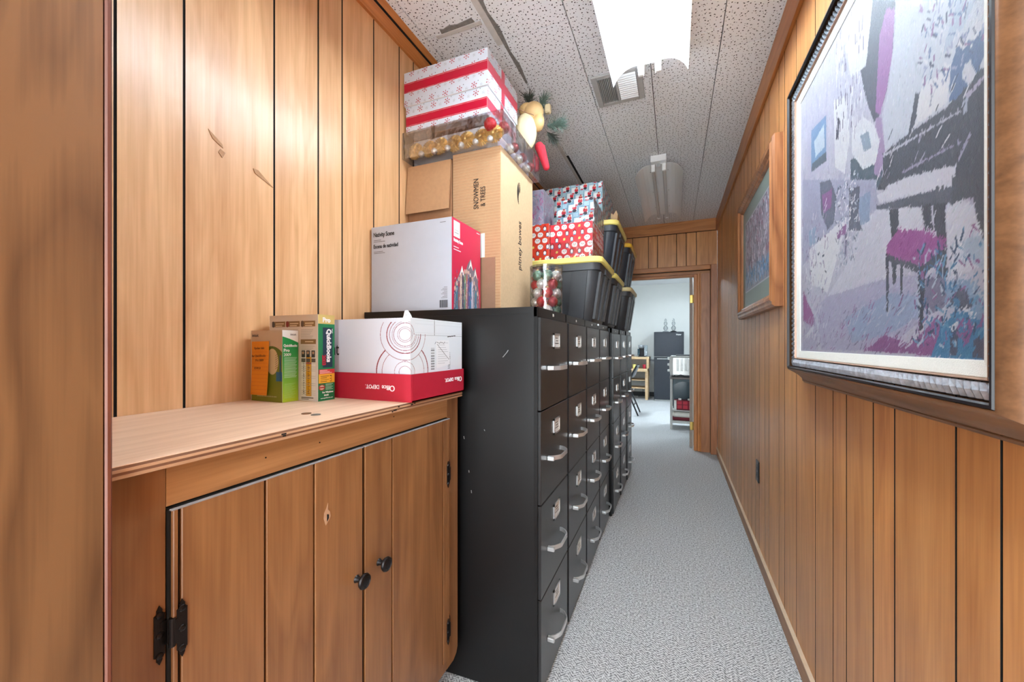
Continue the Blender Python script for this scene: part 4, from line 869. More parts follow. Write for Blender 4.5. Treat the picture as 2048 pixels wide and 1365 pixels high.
PAINT=[((214,222,236),[(0.725,0.821),(1.006,0.588),(1.002,0.472),(0.902,0.475),(0.673,0.498),(0.66,0.59),(0.687,0.635),(0.712,0.717)]),
((190,205,228),[(0.932,0.649),(0.977,0.611),(0.946,0.588),(0.85,0.572),(0.822,0.556),(0.885,0.581)]),
((92,98,114),[(0.61,0.916),(0.718,0.826),(0.709,0.72),(0.681,0.639),(0.646,0.597),(0.617,0.596),(0.571,0.681),(0.537,0.785),(0.519,0.874),(0.586,0.898)]),
((172,118,182),[(0.681,0.837),(0.717,0.8),(0.705,0.706),(0.681,0.643),(0.646,0.597),(0.624,0.621),(0.635,0.72),(0.646,0.799)]),
((232,234,242),[(0.444,0.917),(0.483,0.94),(0.571,0.949),(0.61,0.916),(0.586,0.825),(0.571,0.77),(0.474,0.802)]),
((200,196,220),[(0.079,0.857),(0.298,0.808),(0.3,0.622),(0.087,0.655)]),
((120,160,205),[(0.128,0.826),(0.279,0.8),(0.282,0.644),(0.128,0.67)]),
((205,222,236),[(0.159,0.769),(0.258,0.777),(0.266,0.699),(0.173,0.706)]),
((96,112,124),[(0.135,0.698),(0.28,0.677),(0.282,0.644),(0.128,0.67)]),
((238,240,246),[(0.346,0.812),(0.444,0.763),(0.464,0.629),(0.433,0.539),(0.358,0.592)]),
((70,70,90),[(0.374,0.738),(0.394,0.728),(0.385,0.663),(0.364,0.678)]),
((90,110,124),[(0.474,0.563),(0.646,0.521),(0.66,0.447),(0.646,0.412),(0.474,0.476)]),
((176,150,194),[(0.624,0.602),(0.653,0.59),(0.673,0.491),(0.646,0.442),(0.617,0.464)]),
((236,240,248),[(0.483,0.635),(0.554,0.645),(0.617,0.589),(0.646,0.535),(0.624,0.486),(0.554,0.501),(0.483,0.579)]),
((150,170,190),[(0.537,0.6),(0.586,0.59),(0.602,0.539),(0.562,0.542)]),
((82,90,104),[(0.799,0.558),(0.815,0.553),(0.794,0.486),(0.773,0.488)]),
((240,242,248),[(0.815,0.552),(0.859,0.551),(0.913,0.546),(0.902,0.481),(0.797,0.491)]),
((160,165,185),[(0.855,0.546),(0.861,0.546),(0.853,0.503),(0.847,0.504)]),
((78,86,98),[(0.66,0.494),(0.775,0.487),(0.902,0.472),(0.925,0.477),(0.943,0.501),(1.0,0.483),(1.007,0.278),(0.925,0.308),(0.632,0.417),(0.664,0.444)]),
((98,126,168),[(0.913,0.541),(0.939,0.578),(0.996,0.558),(1.002,0.51),(0.974,0.481),(0.925,0.472),(0.906,0.479)]),
((224,228,240),[(0.946,0.521),(0.964,0.517),(0.977,0.483),(0.961,0.475),(0.943,0.501)]),
((224,228,240),[(0.932,0.568),(0.961,0.569),(0.977,0.574),(1.0,0.557),(0.977,0.547),(0.946,0.548)]),
((196,190,216),[(0.95,0.465),(1.002,0.472),(1.004,0.466),(0.955,0.455)]),
((205,208,224),[(0.664,0.492),(0.939,0.446),(0.94,0.442),(0.666,0.485)]),
((170,166,196),[(0.748,0.416),(0.941,0.39),(0.943,0.387),(0.749,0.41)]),
((190,200,222),[(0.943,0.452),(0.955,0.46),(0.956,0.435),(0.949,0.426)]),
((176,176,205),[(0.962,0.394),(0.967,0.39),(0.935,0.356),(0.931,0.361)]),
((226,228,242),[(0.681,0.408),(0.775,0.393),(0.913,0.357),(0.925,0.35),(0.925,0.308),(0.681,0.399)]),
((226,228,242),[(0.63,0.404),(0.691,0.397),(0.837,0.359),(0.913,0.337),(0.916,0.322),(0.805,0.345),(0.647,0.379)]),
((92,100,114),[(0.627,0.378),(0.805,0.343),(0.917,0.318),(0.941,0.284),(0.917,0.284),(0.63,0.368)]),
((82,90,100),[(0.917,0.335),(1.004,0.3),(1.004,0.182),(0.99,0.198),(0.97,0.279),(0.941,0.285),(0.917,0.284)]),
((178,180,208),[(0.023,0.683),(0.63,0.443),(0.63,0.368),(0.371,0.405),(0.023,0.339)]),
((226,230,244),[(0.732,0.337),(0.816,0.312),(0.828,0.261),(0.732,0.286)]),
((222,226,240),[(0.9,0.284),(0.941,0.284),(0.972,0.263),(0.99,0.193),(0.994,0.157),(0.909,0.149)]),
((220,222,238),[(0.63,0.368),(0.691,0.349),(0.706,0.277),(0.677,0.264),(0.677,0.187),(0.431,0.105),(0.201,0.065),(0.291,0.186),(0.464,0.274),(0.516,0.346)]),
((186,184,214),[(0.291,0.186),(0.677,0.187),(0.816,0.171),(0.877,0.166),(0.895,0.105),(0.663,0.012),(0.023,0.002),(0.043,0.13)]),
((160,178,212),[(0.431,0.105),(0.691,0.148),(0.822,0.126),(0.811,0.082),(0.677,0.049),(0.484,0.031)]),
((74,82,94),[(0.691,0.349),(0.732,0.337),(0.731,0.288),(0.703,0.277)]),
((74,82,94),[(0.819,0.315),(0.85,0.307),(0.86,0.252),(0.833,0.259)]),
((74,82,94),[(0.86,0.302),(0.897,0.294),(0.901,0.206),(0.877,0.233),(0.865,0.248)]),
((110,120,140),[(0.218,0.596),(0.318,0.567),(0.371,0.487),(0.346,0.417),(0.291,0.408),(0.233,0.482)]),
((150,100,160),[(0.24,0.543),(0.333,0.531),(0.325,0.474),(0.255,0.475)]),
((150,172,204),[(0.525,0.433),(0.598,0.428),(0.591,0.35),(0.537,0.353)]),
((104,112,130),[(0.464,0.482),(0.535,0.464),(0.525,0.373),(0.554,0.335),(0.464,0.36)]),
((240,242,248),[(0.099,0.384),(0.371,0.403),(0.447,0.406),(0.431,0.37),(0.358,0.277),(0.291,0.197),(0.218,0.228),(0.135,0.244)]),
((150,96,156),[(0.371,0.378),(0.444,0.387),(0.441,0.357),(0.377,0.355)]),
((120,120,150),[(0.433,0.36),(0.449,0.355),(0.446,0.288),(0.433,0.29)]),
((150,180,210),[(0.099,0.454),(0.185,0.453),(0.189,0.397),(0.109,0.393)]),
((166,88,158),[(0.677,0.264),(0.732,0.289),(0.833,0.259),(0.897,0.222),(0.895,0.209),(0.822,0.187),(0.677,0.242)]),
((84,92,104),[(0.677,0.246),(0.822,0.188),(0.895,0.209),(0.901,0.195),(0.828,0.169),(0.691,0.225)]),
((74,80,94),[(0.675,0.247),(0.691,0.236),(0.687,0.104),(0.678,0.105)]),
((74,80,94),[(0.807,0.192),(0.836,0.186),(0.825,0.054),(0.812,0.054)]),
((84,92,104),[(0.702,0.226),(0.726,0.218),(0.721,0.169),(0.708,0.164)]),
((84,92,104),[(0.74,0.212),(0.752,0.207),(0.75,0.133),(0.74,0.135)]),
((84,92,104),[(0.87,0.18),(0.9,0.197),(0.904,0.153),(0.874,0.155)]),
((128,128,156),[(0.837,0.164),(0.895,0.152),(0.895,0.097),(0.848,0.086),(0.827,0.106)]),
((150,92,150),[(0.554,0.01),(0.677,0.048),(0.782,0.027),(0.827,0.053),(0.877,0.083),(0.891,0.059),(0.862,0.004)]),
((140,172,206),[(0.895,0.137),(0.938,0.146),(0.976,0.131),(1.001,0.105),(1.001,0.062),(0.938,0.091),(0.897,0.097)]),
((180,200,222),[(0.938,0.206),(0.969,0.214),(1.0,0.184),(1.001,0.146),(0.957,0.174)]),
((90,96,116),[(0.904,0.11),(0.941,0.129),(0.976,0.098),(0.953,0.081)]),
((72,140,186),[(0.853,0.002),(0.886,0.059),(0.929,0.088),(0.976,0.073),(1.001,0.06),(1.001,0.002)]),
((80,84,108),[(0.913,0.053),(0.934,0.058),(0.929,0.005),(0.909,0.007)]),
((88,90,112),[(0.972,0.034),(1.001,0.047),(1.001,0.002),(0.969,0.004)]),
((150,86,146),[(0.941,0.049),(0.962,0.072),(0.969,0.045),(0.95,0.024)]),
((228,232,242),[(0.909,0.059),(0.934,0.069),(0.941,0.06),(0.917,0.049)]),
((228,232,242),[(0.938,0.095),(0.972,0.082),(0.976,0.071),(0.946,0.084)]),
((160,88,150),[(0.028,0.235),(0.152,0.157),(0.152,0.089),(0.033,0.119)]),
((222,226,236),[(0.062,0.062),(0.152,0.1),(0.156,0.086),(0.072,0.048)]),
((206,212,228),[(0.062,0.207),(0.135,0.181),(0.201,0.12),(0.233,0.005),(0.201,0.005),(0.177,0.11),(0.117,0.165)])]
# ---------------------------------------------------------------- storage totes
def tote(x0, x1, y0, y1, z0, z1, bm_, lm_, label):
    t = thing('storage_tote', label, 'storage bin', ((x0+x1)/2, (y0+y1)/2, z0), 'lidded storage totes')
    cx, cy, hx, hy = (x0+x1)/2, (y0+y1)/2, (x1-x0)/2, (y1-y0)/2
    zt = z1-.032
    q = MB(); loft(q, [rring(cx, cy, hx-.075, hy-.06, .05, z0), rring(cx, cy, hx-.070, hy-.055, .055, z0+.01), rring(cx, cy, hx-.028, hy-.024, .05, zt-.045), rring(cx, cy, hx-.018, hy-.014, .05, zt-.043), rring(cx, cy, hx-.014, hy-.010, .05, zt)])
    part_label(q.build('body', bm_, t, smooth=True), 'ribbed dark body')
    q = MB(); zb, zr = z0+.02, zt-.05
    def rib_y(x, w, out=.010):
        ya, yb = cy-(hy-.055)-.002, cy-(hy-.026)-.002
        xx = cx+(x-cx)*((hx-.07)/(hx-.028))
        q.hexa([(xx-w, ya-out, zb), (xx+w, ya-out, zb), (xx+w, ya+.02, zb), (xx-w, ya+.02, zb), (x-w, yb-out, zr), (x+w, yb-out, zr), (x+w, yb+.02, zr), (x-w, yb+.02, zr)])
    def rib_x(y, w, out=.010):
        xa, xb = cx+(hx-.07)+.002, cx+(hx-.028)+.002
        yy = cy+(y-cy)*((hy-.055)/(hy-.024))
        q.hexa([(xa-.02, yy-w, zb), (xa+out, yy-w, zb), (xa+out, yy+w, zb), (xa-.02, yy+w, zb), (xb-.02, y-w, zr), (xb+out, y-w, zr), (xb+out, y+w, zr), (xb-.02, y+w, zr)])
    n = 4
    for k in range(n): rib_y(x0+.13+(x1-x0-.26)*k/(n-1), .045)
    for k in range(3): rib_x(y0+.11+(y1-y0-.22)*k/2, .038)
    q.build('ribs', bm_, t)
    q = MB(); loft(q, [rring(cx, cy, hx-.006, hy-.006, .055, zt-.004), rring(cx, cy, hx, hy, .06, zt+.002), rring(cx, cy, hx, hy, .06, z1-.008), rring(cx, cy, hx-.006, hy-.006, .055, z1-.001), rring(cx, cy, hx-.03, hy-.03, .04, z1), ])
    part_label(q.build('lid', lm_, t, smooth=True), 'snap on lid')
    q = MB().box(x1-.04, x1-.008, cy-.07, cy+.07, zt-.05, zt-.012, bev=.004); q.box(cx-.09, cx+.09, y0+.004, y0+.03, zt-.028, zt-.006, bev=.003); q.build('latch_handle', bm_, t)
    return t
tote(-1.12, -.37, 2.20, 2.735, .1275, .4965, M['bin'], M['lid'], 'nearest black tote with yellow lid, on the filing cabinets under the wrapped gifts')
tote(-1.12, -.37, 2.765, 3.30, .1275, .4965, M['bin'], M['lid'], 'second black tote with yellow lid on the cabinets, behind the nearest one')
tote(-1.09, -.335, 3.47, 4.02, .1135, .490, M['bin'], M['lidt'], 'black tote with tan lid at the far end of the filing cabinets')
tote(-1.11, -.355, 2.77, 3.33, .4975, .866, M['binb'], M['lid'], 'upper black tote with yellow lid, stacked beside the wrapped gifts')
tote(-1.09, -.335, 3.45, 4.00, .491, .862, M['binb'], M['lido'], 'upper blue black tote with amber lid, stacked at the far end')
# ---------------------------------------------------------------- wrapped gifts
def wrap(w_, h_, kind):
    if kind == 'square':
        cv = Canvas(w_, h_, .002, (172, 204, 216)); rnd = random.Random(5); j = 0; y = -.02
        while y < h_:
            x = -.03+(j % 2)*.03; k = 0
            while x < w_:
                yy = y+(k % 2)*.022
                cv.rect(x+.002, x+.062, yy+.002, yy+.055, (96, 156, 178)); cv.rect(x+.005, x+.059, yy+.005, yy+.052, (214, 226, 232))
                cv.ell(x+.022, yy+.030, .015, .019, (240, 240, 242)); cv.ell(x+.042, yy+.030, .013, .015, (204, 40, 58)); cv.ell(x+.042, yy+.013, .013, .008, (44, 50, 64))
                cv.ell(x+.044, yy+.042, .007, .006, (226, 180, 140)); cv.ell(x+.044, yy+.049, .008, .0035, (200, 36, 54)); cv.ell(x+.018, yy+.009, .011, .005, (204, 60, 80))
                x += .064; k += 1
            y += .058; j += 1
    elif kind == 'red':
        cv = Canvas(w_, h_, .002, (212, 58, 66)); rnd = random.Random(9); j = 0; y = .01
        while y < h_+.02:
            x = .01+(j % 2)*.028
            while x < w_+.02:
                c_ = rnd.random()
                if c_ < .4: cv.ell(x, y, .017, .015, (236, 234, 232)); cv.ell(x-.005, y+.003, .0024, .0024, (40, 40, 46)); cv.ell(x+.006, y+.003, .0024, .0024, (40, 40, 46)); cv.ell(x, y-.003, .003, .0018, (230, 130, 50))
                elif c_ < .75:
                    cv.ell(x, y, .011, .016, (36, 38, 46)); cv.ell(x, y-.002, .008, .011, (234, 234, 234)); cv.ell(x, y+.016, .007, .006, (190, 30, 44)); cv.rect(x-.007, x+.007, y-.014, y-.010, (60, 150, 190))
                else: cv.line(x-.008, y-.008, x+.008, y+.008, .005, (70, 150, 110)); cv.ell(x, y, .007, .007, (232, 220, 120))
                x += .045
            y += .036; j += 1
    elif kind == 'orange':
        cv = wrap(w_, h_, 'red'); m = (abs(cv.c-np.array((212, 58, 66))).sum(2) < 3); cv.c[m] = (212, 68, 44)
    else:
        cv = Canvas(w_, h_, .002, (204, 196, 216)); rnd = random.Random(2)
        for k in range(260):
            x, y = rnd.uniform(0, w_), rnd.uniform(0, h_); cv.line(x, y, x+rnd.uniform(-.02, .02), y+rnd.uniform(-.03, .03), rnd.uniform(.003, .009), rnd.choice([(206, 120, 176), (176, 190, 214), (226, 226, 236), (214, 150, 190), (150, 190, 204), (190, 180, 210)]))
    return cv
def gift(x0, x1, y0, y1, z0, z1, kind, label):
    g_ = thing('wrapped_gift', label, 'gift box', ((x0+x1)/2, (y0+y1)/2, z0), 'wrapped gifts on the totes')
    MB().box(x0, x1, y0, y1, z0, z1, bev=.0015).build('carton', M['whitep'], g_)
    wrap(x1-x0, z1-z0, kind).build('front_wrap', M['wrap'], g_, (x0, y0-.0008, z0), (1, 0, 0), (0, 0, 1))
    wrap(y1-y0, z1-z0, kind).build('side_wrap', M['wrap'], g_, (x1+.0008, y0, z0), (0, 1, 0), (0, 0, 1))
    return g_
def bag(parent, x0, x1, y0, y1, z0, z1, seed):
    q = MB(); rnd = random.Random(seed); t = .004
    n, m = 9, 7
    def sheet(o, r, u):
        i = len(q.v)
        for a in range(n):
            for b_ in range(m):
                p = Vector(o)+Vector(r)*a/(n-1)+Vector(u)*b_/(m-1); q.v.append((p.x+rnd.uniform(0, t), p.y-rnd.uniform(0, t), p.z))
        for a in range(n-1):
            for b_ in range(m-1): q.f.append((i+a*m+b_, i+(a+1)*m+b_, i+(a+1)*m+b_+1, i+a*m+b_+1)); q.m.append(0)
    sheet((x0, y0-.004, z0), (x1-x0+.004, 0, 0), (0, 0, z1-z0)); sheet((x1+.003, y0-.003, z0), (0, y1-y0, 0), (0, 0, z1-z0))
    q.build('clear_wrapper', M['clear2'], parent)
g1 = gift(-1.02, -.687, 2.235, 2.56, .4985, .716, 'orange', 'orange red wrapped gift with snowman print, lowest and nearest the wall')
g2 = gift(-1.02, -.722, 2.24, 2.46, .7175, .925, 'pink', 'pink and lilac wrapped gift in clear film, on the orange red gift'); bag(g2, -1.02, -.722, 2.24, 2.46, .7175, .925, 1)
g3 = gift(-.682, -.434, 2.255, 2.63, .4985, .708, 'red', 'red gift with penguin print in a clear bag, in the middle of the yellow lid')
bag(g3, -.682, -.434, 2.255, 2.63, .4985, .60, 2)
g4 = gift(-.648, -.430, 2.27, 2.62, .7095, .850, 'square', 'small blue and red square printed gift on top of the red penguin gift'); bag(g4, -.648, -.43, 2.27, 2.62, .7095, .85, 3)
g5 = gift(-1.05, -.468, 2.80, 3.30, .868, 1.150, 'square', 'large blue and red square printed gift behind the others, on the upper tote')
q = MB().prism([(-.452, 3.06, .868), (-.405, 3.06, .868), (-.398, 3.07, .99), (-.41, 3.07, 1.02), (-.43, 3.06, .985), (-.447, 3.06, 1.0)], (0, .10, 0))
o = q.build('paper_bag', M['cardl']); o['label'] = 'crumpled brown paper bag on the upper yellow lid behind the large gift'; o['category'] = 'bag'
# ---------------------------------------------------------------- tube of baubles
cx, cy, cr, z0, z1 = -.555, 1.765, .076, CT, .362
oc = thing('bauble_tube', 'clear plastic tube of red, green and silver christmas baubles on the nearest filing cabinet', 'container', (cx, cy, z0))
q = MB()
n = 32; i = 0
for r_ in (cr, cr-.001):
    for z in (z0, z1):
        for k in range(n): q.v.append((cx+r_*math.cos(2*math.pi*k/n), cy+r_*math.sin(2*math.pi*k/n), z))
for k in range(n):
    q.f += [(k, (k+1) % n, n+(k+1) % n, n+k), (2*n+(k+1) % n, 2*n+k, 3*n+k, 3*n+(k+1) % n)]; q.m += [0, 0]
q.build('clear_wall', M['clear'], oc, smooth=True)
MB().lathe((cx, cy, z1), [(cr+.0015, -.014), (cr+.0015, 0), (cr-.004, .002)], 32).build('clear_lid', M['clear'], oc, smooth=True)
MB().lathe((cx, cy, z0), [(cr-.001, 0), (cr-.001, .002)], 32).build('base_disc', M['clear'], oc)
lay = ['redsat', 'greeng', 'silver', 'redg', 'greeng', 'redg', 'silver']
seq = [('redg', 'redsat', 'silver', 'greeng'), ('silver', 'redg', 'redsat', 'greeng'), ('greeng', 'silver', 'redg', 'silver'), ('redg', 'silver', 'redsat', 'greeng'), ('redsat', 'greeng', 'greeng', 'silver')]
cname = {'redsat': 'satin rose red', 'greeng': 'frosted green', 'silver': 'silver', 'redg': 'red glitter'}
rown = ['bottom', 'second from bottom', 'middle', 'fourth from bottom', 'top']; rb = .0255; sd = ['left', 'front left', 'front right', 'right']
for j, row in enumerate(seq):
    for k, mt in enumerate(row):
        a = math.radians(-190+k*62+(j % 2)*30); rr = cr-rb-.0025
        x, y, z = cx+rr*math.cos(a), cy+rr*math.sin(a), z0+.0285+j*.0405
        bauble(x, y, z, rb-.001, mt, '%s bauble in the clear tube, %s row, %s' % (cname[mt], rown[j], sd[k]), 'baubles in the clear tube')
# ---------------------------------------------------------------- framed pictures
def sweep(rect, prof, name, mat, parent, sides=None, smooth=False):
    """rect (y0,y1,z0,z1) outer; prof list of (inset, x)"""
    y0, y1, z0, z1 = rect; q = MB(); R = []
    for d, x in prof: R.append([(x, y0+d, z0+d), (x, y1-d, z0+d), (x, y1-d, z1-d), (x, y0+d, z1-d)])
    for r in R: q.v += r
    for j in range(len(R)-1):
        for k in range(4): q.f.append((j*4+k, j*4+(k+1) % 4, (j+1)*4+(k+1) % 4, (j+1)*4+k)); q.m.append(0)
    return q.build(name, mat, parent, smooth=smooth)
PY0, PY1, PZ0, PZ1 = .73, 1.566, -.022, .795
def rc(d): return (PY0-d, PY1+d, PZ0-d, PZ1+d)
pc = thing('framed_painting', 'large framed painting of a piano and stool nearest the camera on the right wall', 'painting', (XR, 1.15, -.13), 'framed pictures on the right wall')
sweep(rc(.112), [(0, XR-.0), (0, XR-.008), (.004, XR-.010), (.006, XR-.014), (.008, XR-.014)], 'outer_bead', M['framebr'], pc)
sweep(rc(.104), [(0, XR-.013), (.010, XR-.020), (.020, XR-.032), (.030, XR-.048), (.040, XR-.066), (.044, XR-.068)], 'cove_moulding', M['framebr'], pc, smooth=True)
sweep(rc(.060), [(0, XR-.066), (.002, XR-.070), (.006, XR-.070), (.008, XR-.064)], 'black_bead', M['frameb'], pc)
sweep(rc(.052), [(0, XR-.054), (.026, XR-.046)], 'carved_band_base', M['frameb'], pc)
q = MB(); y0, y1, z0, z1 = rc(.052)
def lobe(p, along, inw):
    al, iw = Vector(along), Vector(inw); o = Vector(p)
    def P(a, b_, x): v = o+al*a+iw*b_; return (v.x-x, v.y, v.z)
    q.hexa([P(0, .001, 0), P(.0105, .001, 0), P(.0155, .013, 0), P(.006, .013, 0), P(.002, .002, .003), P(.008, .002, .007), P(.0125, .013, .009), P(.007, .013, .005)])
    q.hexa([P(.006, .013, 0), P(.0155, .013, 0), P(.0225, .0245, 0), P(.012, .0245, 0), P(.007, .013, .005), P(.0125, .013, .009), P(.019, .0235, .006), P(.0135, .0235, .003)])
k = .004
while k < (y1-y0)-.02:
    lobe((XR-.0515, y0+k, z0), (0, 1, 0), (0, 0, 1)); lobe((XR-.0515, y1-k, z1), (0, -1, 0), (0, 0, -1)); k += .0155
k = .004
while k < (z1-z0)-.02:
    lobe((XR-.0515, y1, z0+k), (0, 0, 1), (0, -1, 0)); lobe((XR-.0515, y0, z1-k), (0, 0, -1), (0, 1, 0)); k += .0155
part_label(q.build('carved_band', M['bluesil'], pc, kind='stuff'), 'pewter band of carved twisted leaves')
sweep(rc(.0265), [(0, XR-.052), (.0008, XR-.056), (.002, XR-.056), (.0035, XR-.050)], 'inner_lip', M['liner'], pc)
sweep(rc(.0235), [(0, XR-.050), (.002, XR-.051), (.0235, XR-.046), (.0240, XR-.042)], 'linen_liner', M['linen'], pc)
cw, ch = PY1-PY0, PZ1-PZ0
cv = Canvas(cw, ch, .0021, (196, 196, 216)); rng = np.random.RandomState(4)
# soft ground: cooler towards the floor
cv.c[:] = np.array((204, 204, 222))
for k in range(900):
    x, y = rng.uniform(0, cw), rng.uniform(0, ch); j = rng.randint(-14, 15)
    cv.line(x, y, x+rng.uniform(-.006, .006), y+rng.uniform(.02, .06), rng.uniform(.004, .012), (202+j, 200+j, 222+j*.6))
for col, pts in PAINT: cv.poly([(p[0]*cw, p[1]*ch) for p in pts], col)
base_c = cv.c.copy()
def samp(x, y):
    i = min(cv.nx-1, max(0, int(x/cw*(cv.nx-1)))); j = min(cv.ny-1, max(0, int(y/ch*(cv.ny-1)))); return base_c[j, i]
for k in range(16000):
    x, y = rng.uniform(0, cw), rng.uniform(0, ch); c_ = samp(x, y); dark = c_.sum() < 380
    jit = rng.normal(0, 9 if not dark else 7)+rng.normal(0, 3, 3)
    if y < .33*ch and not dark: a = math.radians(rng.uniform(15, 60)); ln = rng.uniform(.006, .018)
    else: a = math.radians(rng.uniform(60, 115)); ln = rng.uniform(.004, .011)
    cv.line(x-ln/2*math.cos(a), y-ln/2*math.sin(a), x+ln/2*math.cos(a), y+ln/2*math.sin(a), rng.uniform(.0012, .0032), np.clip(c_+jit, 0, 250))
def strokes(n, x0, x1, y0, y1, cols, a0, a1, l0, l1, w0=.0018, w1=.005):
    for k in range(n):
        x, y = rng.uniform(x0, x1)*cw, rng.uniform(y0, y1)*ch; a = math.radians(rng.uniform(a0, a1)); ln = rng.uniform(l0, l1)
        cv.line(x, y, x+ln*math.cos(a), y+ln*math.sin(a), rng.uniform(w0, w1), cols[rng.randint(len(cols))])
wh = (240, 241, 247)
strokes(170, .36, .56, .60, .98, [wh, (226, 228, 240), (120, 112, 140)], 80, 100, .012, .034)           # hanging curtain lights
strokes(240, .36, .52, .26, .52, [wh, (220, 228, 240), (160, 176, 200), (112, 126, 146)], 0, 180, .006, .015, .002, .005)   # white bouquet
strokes(60, .06, .30, .20, .42, [wh, (206, 206, 226), (140, 110, 150), (90, 104, 120)], 0, 180, .008, .018, .003, .008)
strokes(200, .82, 1.0, .52, .80, [wh, (104, 130, 174), (84, 92, 120), (170, 176, 210), (150, 110, 160)], 40, 150, .008, .020, .0018, .005)
strokes(220, .80, 1.0, .02, .22, [(70, 136, 182), (108, 166, 204), (60, 84, 116), (190, 206, 226), (150, 96, 150)], 20, 160, .008, .022, .0018, .005)
strokes(160, .1, .78, .0, .12, [(150, 92, 150), (182, 178, 212), (120, 116, 146), (206, 208, 228)], 20, 60, .012, .030, .0014, .0034)
strokes(120, .02, .28, .02, .5, [(180, 176, 208), wh, (150, 130, 170)], 40, 110, .010, .03)
strokes(30, .60, .95, .40, .52, [(190, 190, 214), (66, 72, 84), wh], 30, 60, .010, .024, .0015, .003)
cv.c = cv.c*.68+np.array((180, 182, 200))*.13
cv.build('canvas_picture', M['paint'], pc, (XR-.044, PY1, PZ0), (0, -1, 0), (0, 0, 1))
MB().box(XR-.043, XR-.002, PY0, PY1, PZ0, PZ1).build('backing_board', M['cardd'], pc)
# second picture
p2 = thing('framed_picture', 'smaller framed picture with pale green mat beyond the large painting', 'painting', (XR, 2.5, .16), 'framed pictures on the right wall')
R2 = (2.0, 3.02, .165, .912)
sweep(R2, [(0, XR), (0, XR-.030), (.010, XR-.040), (.022, XR-.038), (.030, XR-.045), (.042, XR-.043), (.052, XR-.030), (.062, XR-.027), (.068, XR-.014)], 'frame', M['framebr2'], p2)
iw = (R2[0]+.066, R2[1]-.066, R2[2]+.066, R2[3]-.066)
cv = Canvas(iw[1]-iw[0], iw[3]-iw[2], .0035, (138, 152, 146)); w_, h_ = cv.w, cv.h
cv.rect(.088, w_-.088, .088, h_-.088, (190, 194, 200)); cv.rect(.095, w_-.095, .095, h_-.095, (150, 150, 164)); rng = np.random.RandomState(8)
def in_(x, y, pad=.1): return min(max(x, pad), w_-pad), min(max(y, pad), h_-pad)
for k in range(700):
    x, y = rng.uniform(.1, w_-.1), rng.uniform(.1, h_-.1); low = y < .2
    cs = [(60, 130, 180), (120, 170, 205), (196, 208, 224), (70, 90, 120)] if low else [(222, 222, 230), (120, 112, 130), (180, 176, 192), (150, 100, 124), (84, 86, 100), (206, 196, 206)]
    x2, y2 = in_(x+rng.uniform(-.03, .03), y+rng.uniform(.01, .06)); cv.line(x, y, x2, y2, rng.uniform(.004, .014), cs[rng.randint(len(cs))])
cv.build('matted_print', M['print'], p2, (XR-.014, iw[1], iw[2]), (0, -1, 0), (0, 0, 1))
MB().box(XR-.013, XR-.001, iw[0]-.004, iw[1]+.004, iw[2]-.004, iw[3]+.004).build('backing_board', M['cardd'], p2)
# wall socket
oz = -.705; oy = 2.54
so = thing('wall_socket', 'brown black double wall socket low on the right wall', 'socket', (XR, oy, oz-.06))
MB().box(XR-.006, XR, oy-.036, oy+.036, oz-.058, oz+.058, bev=.002).build('cover_plate', M['iron'], so)
for dz in (-.021, .021):
    q = MB().lathe((XR-.006, oy, oz+dz), [(.016, 0), (.016, -.002)], 16, 'x'); o = q.build('receptacle', M['darkp'], so)
    MB().box(XR-.0085, XR-.008, oy-.008, oy-.006, oz+dz-.004, oz+dz+.005).build('slot', M['gap'], o); MB().box(XR-.0085, XR-.008, oy+.006, oy+.008, oz+dz-.004, oz+dz+.005).build('slot', M['gap'], o)
# ---------------------------------------------------------------- room beyond the door
fr = thing('refrigerator', 'black two door refrigerator against the far room wall', 'refrigerator', (-.11, 9.15, -1.2))
X0, X1, Y0 = -.4025, .18, 8.87
MB().box(X0, X1, Y0+.03, 9.5, -1.195, .262, bev=.006).build('cabinet', M['fridge'], fr)
for n_, a, b_ in (('freezer_door', -.262, .258), ('lower_door', -1.165, -.272)):
    d = MB().box(X0, X1, Y0, Y0+.03, a, b_, bev=.008).build(n_, M['fridge'], fr)
    z = a+.02 if n_ == 'freezer_door' else b_-.045
    if n_ == 'lower_door': MB().box(X0+.06, X0+.26, Y0-.03, Y0-.002, z, z+.02, bev=.004).build('handle', M['steel'], d)
    else: text('Haier', .045, d, (X1-.15, Y0-.002, b_-.07), (1, 0, 0), (0, 0, 1), M['card'], bold=.001)
MB().box(X0, X1, Y0-.002, Y0+.03, -.268, -.262).build('door_trim', M['steel'], fr)
MB().box(X0+.01, X1-.01, Y0+.004, Y0+.03, -1.195, -1.168).build('kick_strip', M['steel'], fr)
glassm = clear_mat('clear_glass', (.93, .95, .96, 1), .18, .03)
for i_, (x, l_) in enumerate(((-.175, 'left clear glass ornament lamp on the refrigerator'), (-.02, 'right clear glass ornament lamp with dark base on the refrigerator'))):
    g_ = thing('glass_lamp', l_, 'lamp', (x, 9.0, .262), 'glass lamps on the refrigerator')
    MB().lathe((x, 9.0, .262), [(.06, 0), (.062, .012), (.03, .024), (.02, .03)], 20).build('base', M['darkp'] if i_ else M['greyp'], g_)
    q = MB()
    q.lathe((x, 9.0, .262), [(.02, .03), (.045, .06), (.05, .09), (.03, .12), (.016, .135), (.034, .16), (.038, .19), (.02, .215), (.024, .24), (.018, .27), (.004, .285)], 20); q.build('glass_body', glassm, g_, smooth=True)
    q = MB(); q.cyl((x, 9.0, .29), (x, 9.0, .50), .004, n=6)
    for z, r_ in ((.35, .012), (.43, .010), (.49, .008)): q.ball((x, 9.0, z), r_, 8)
    q.build('inner_stem', M['silver'], g_)
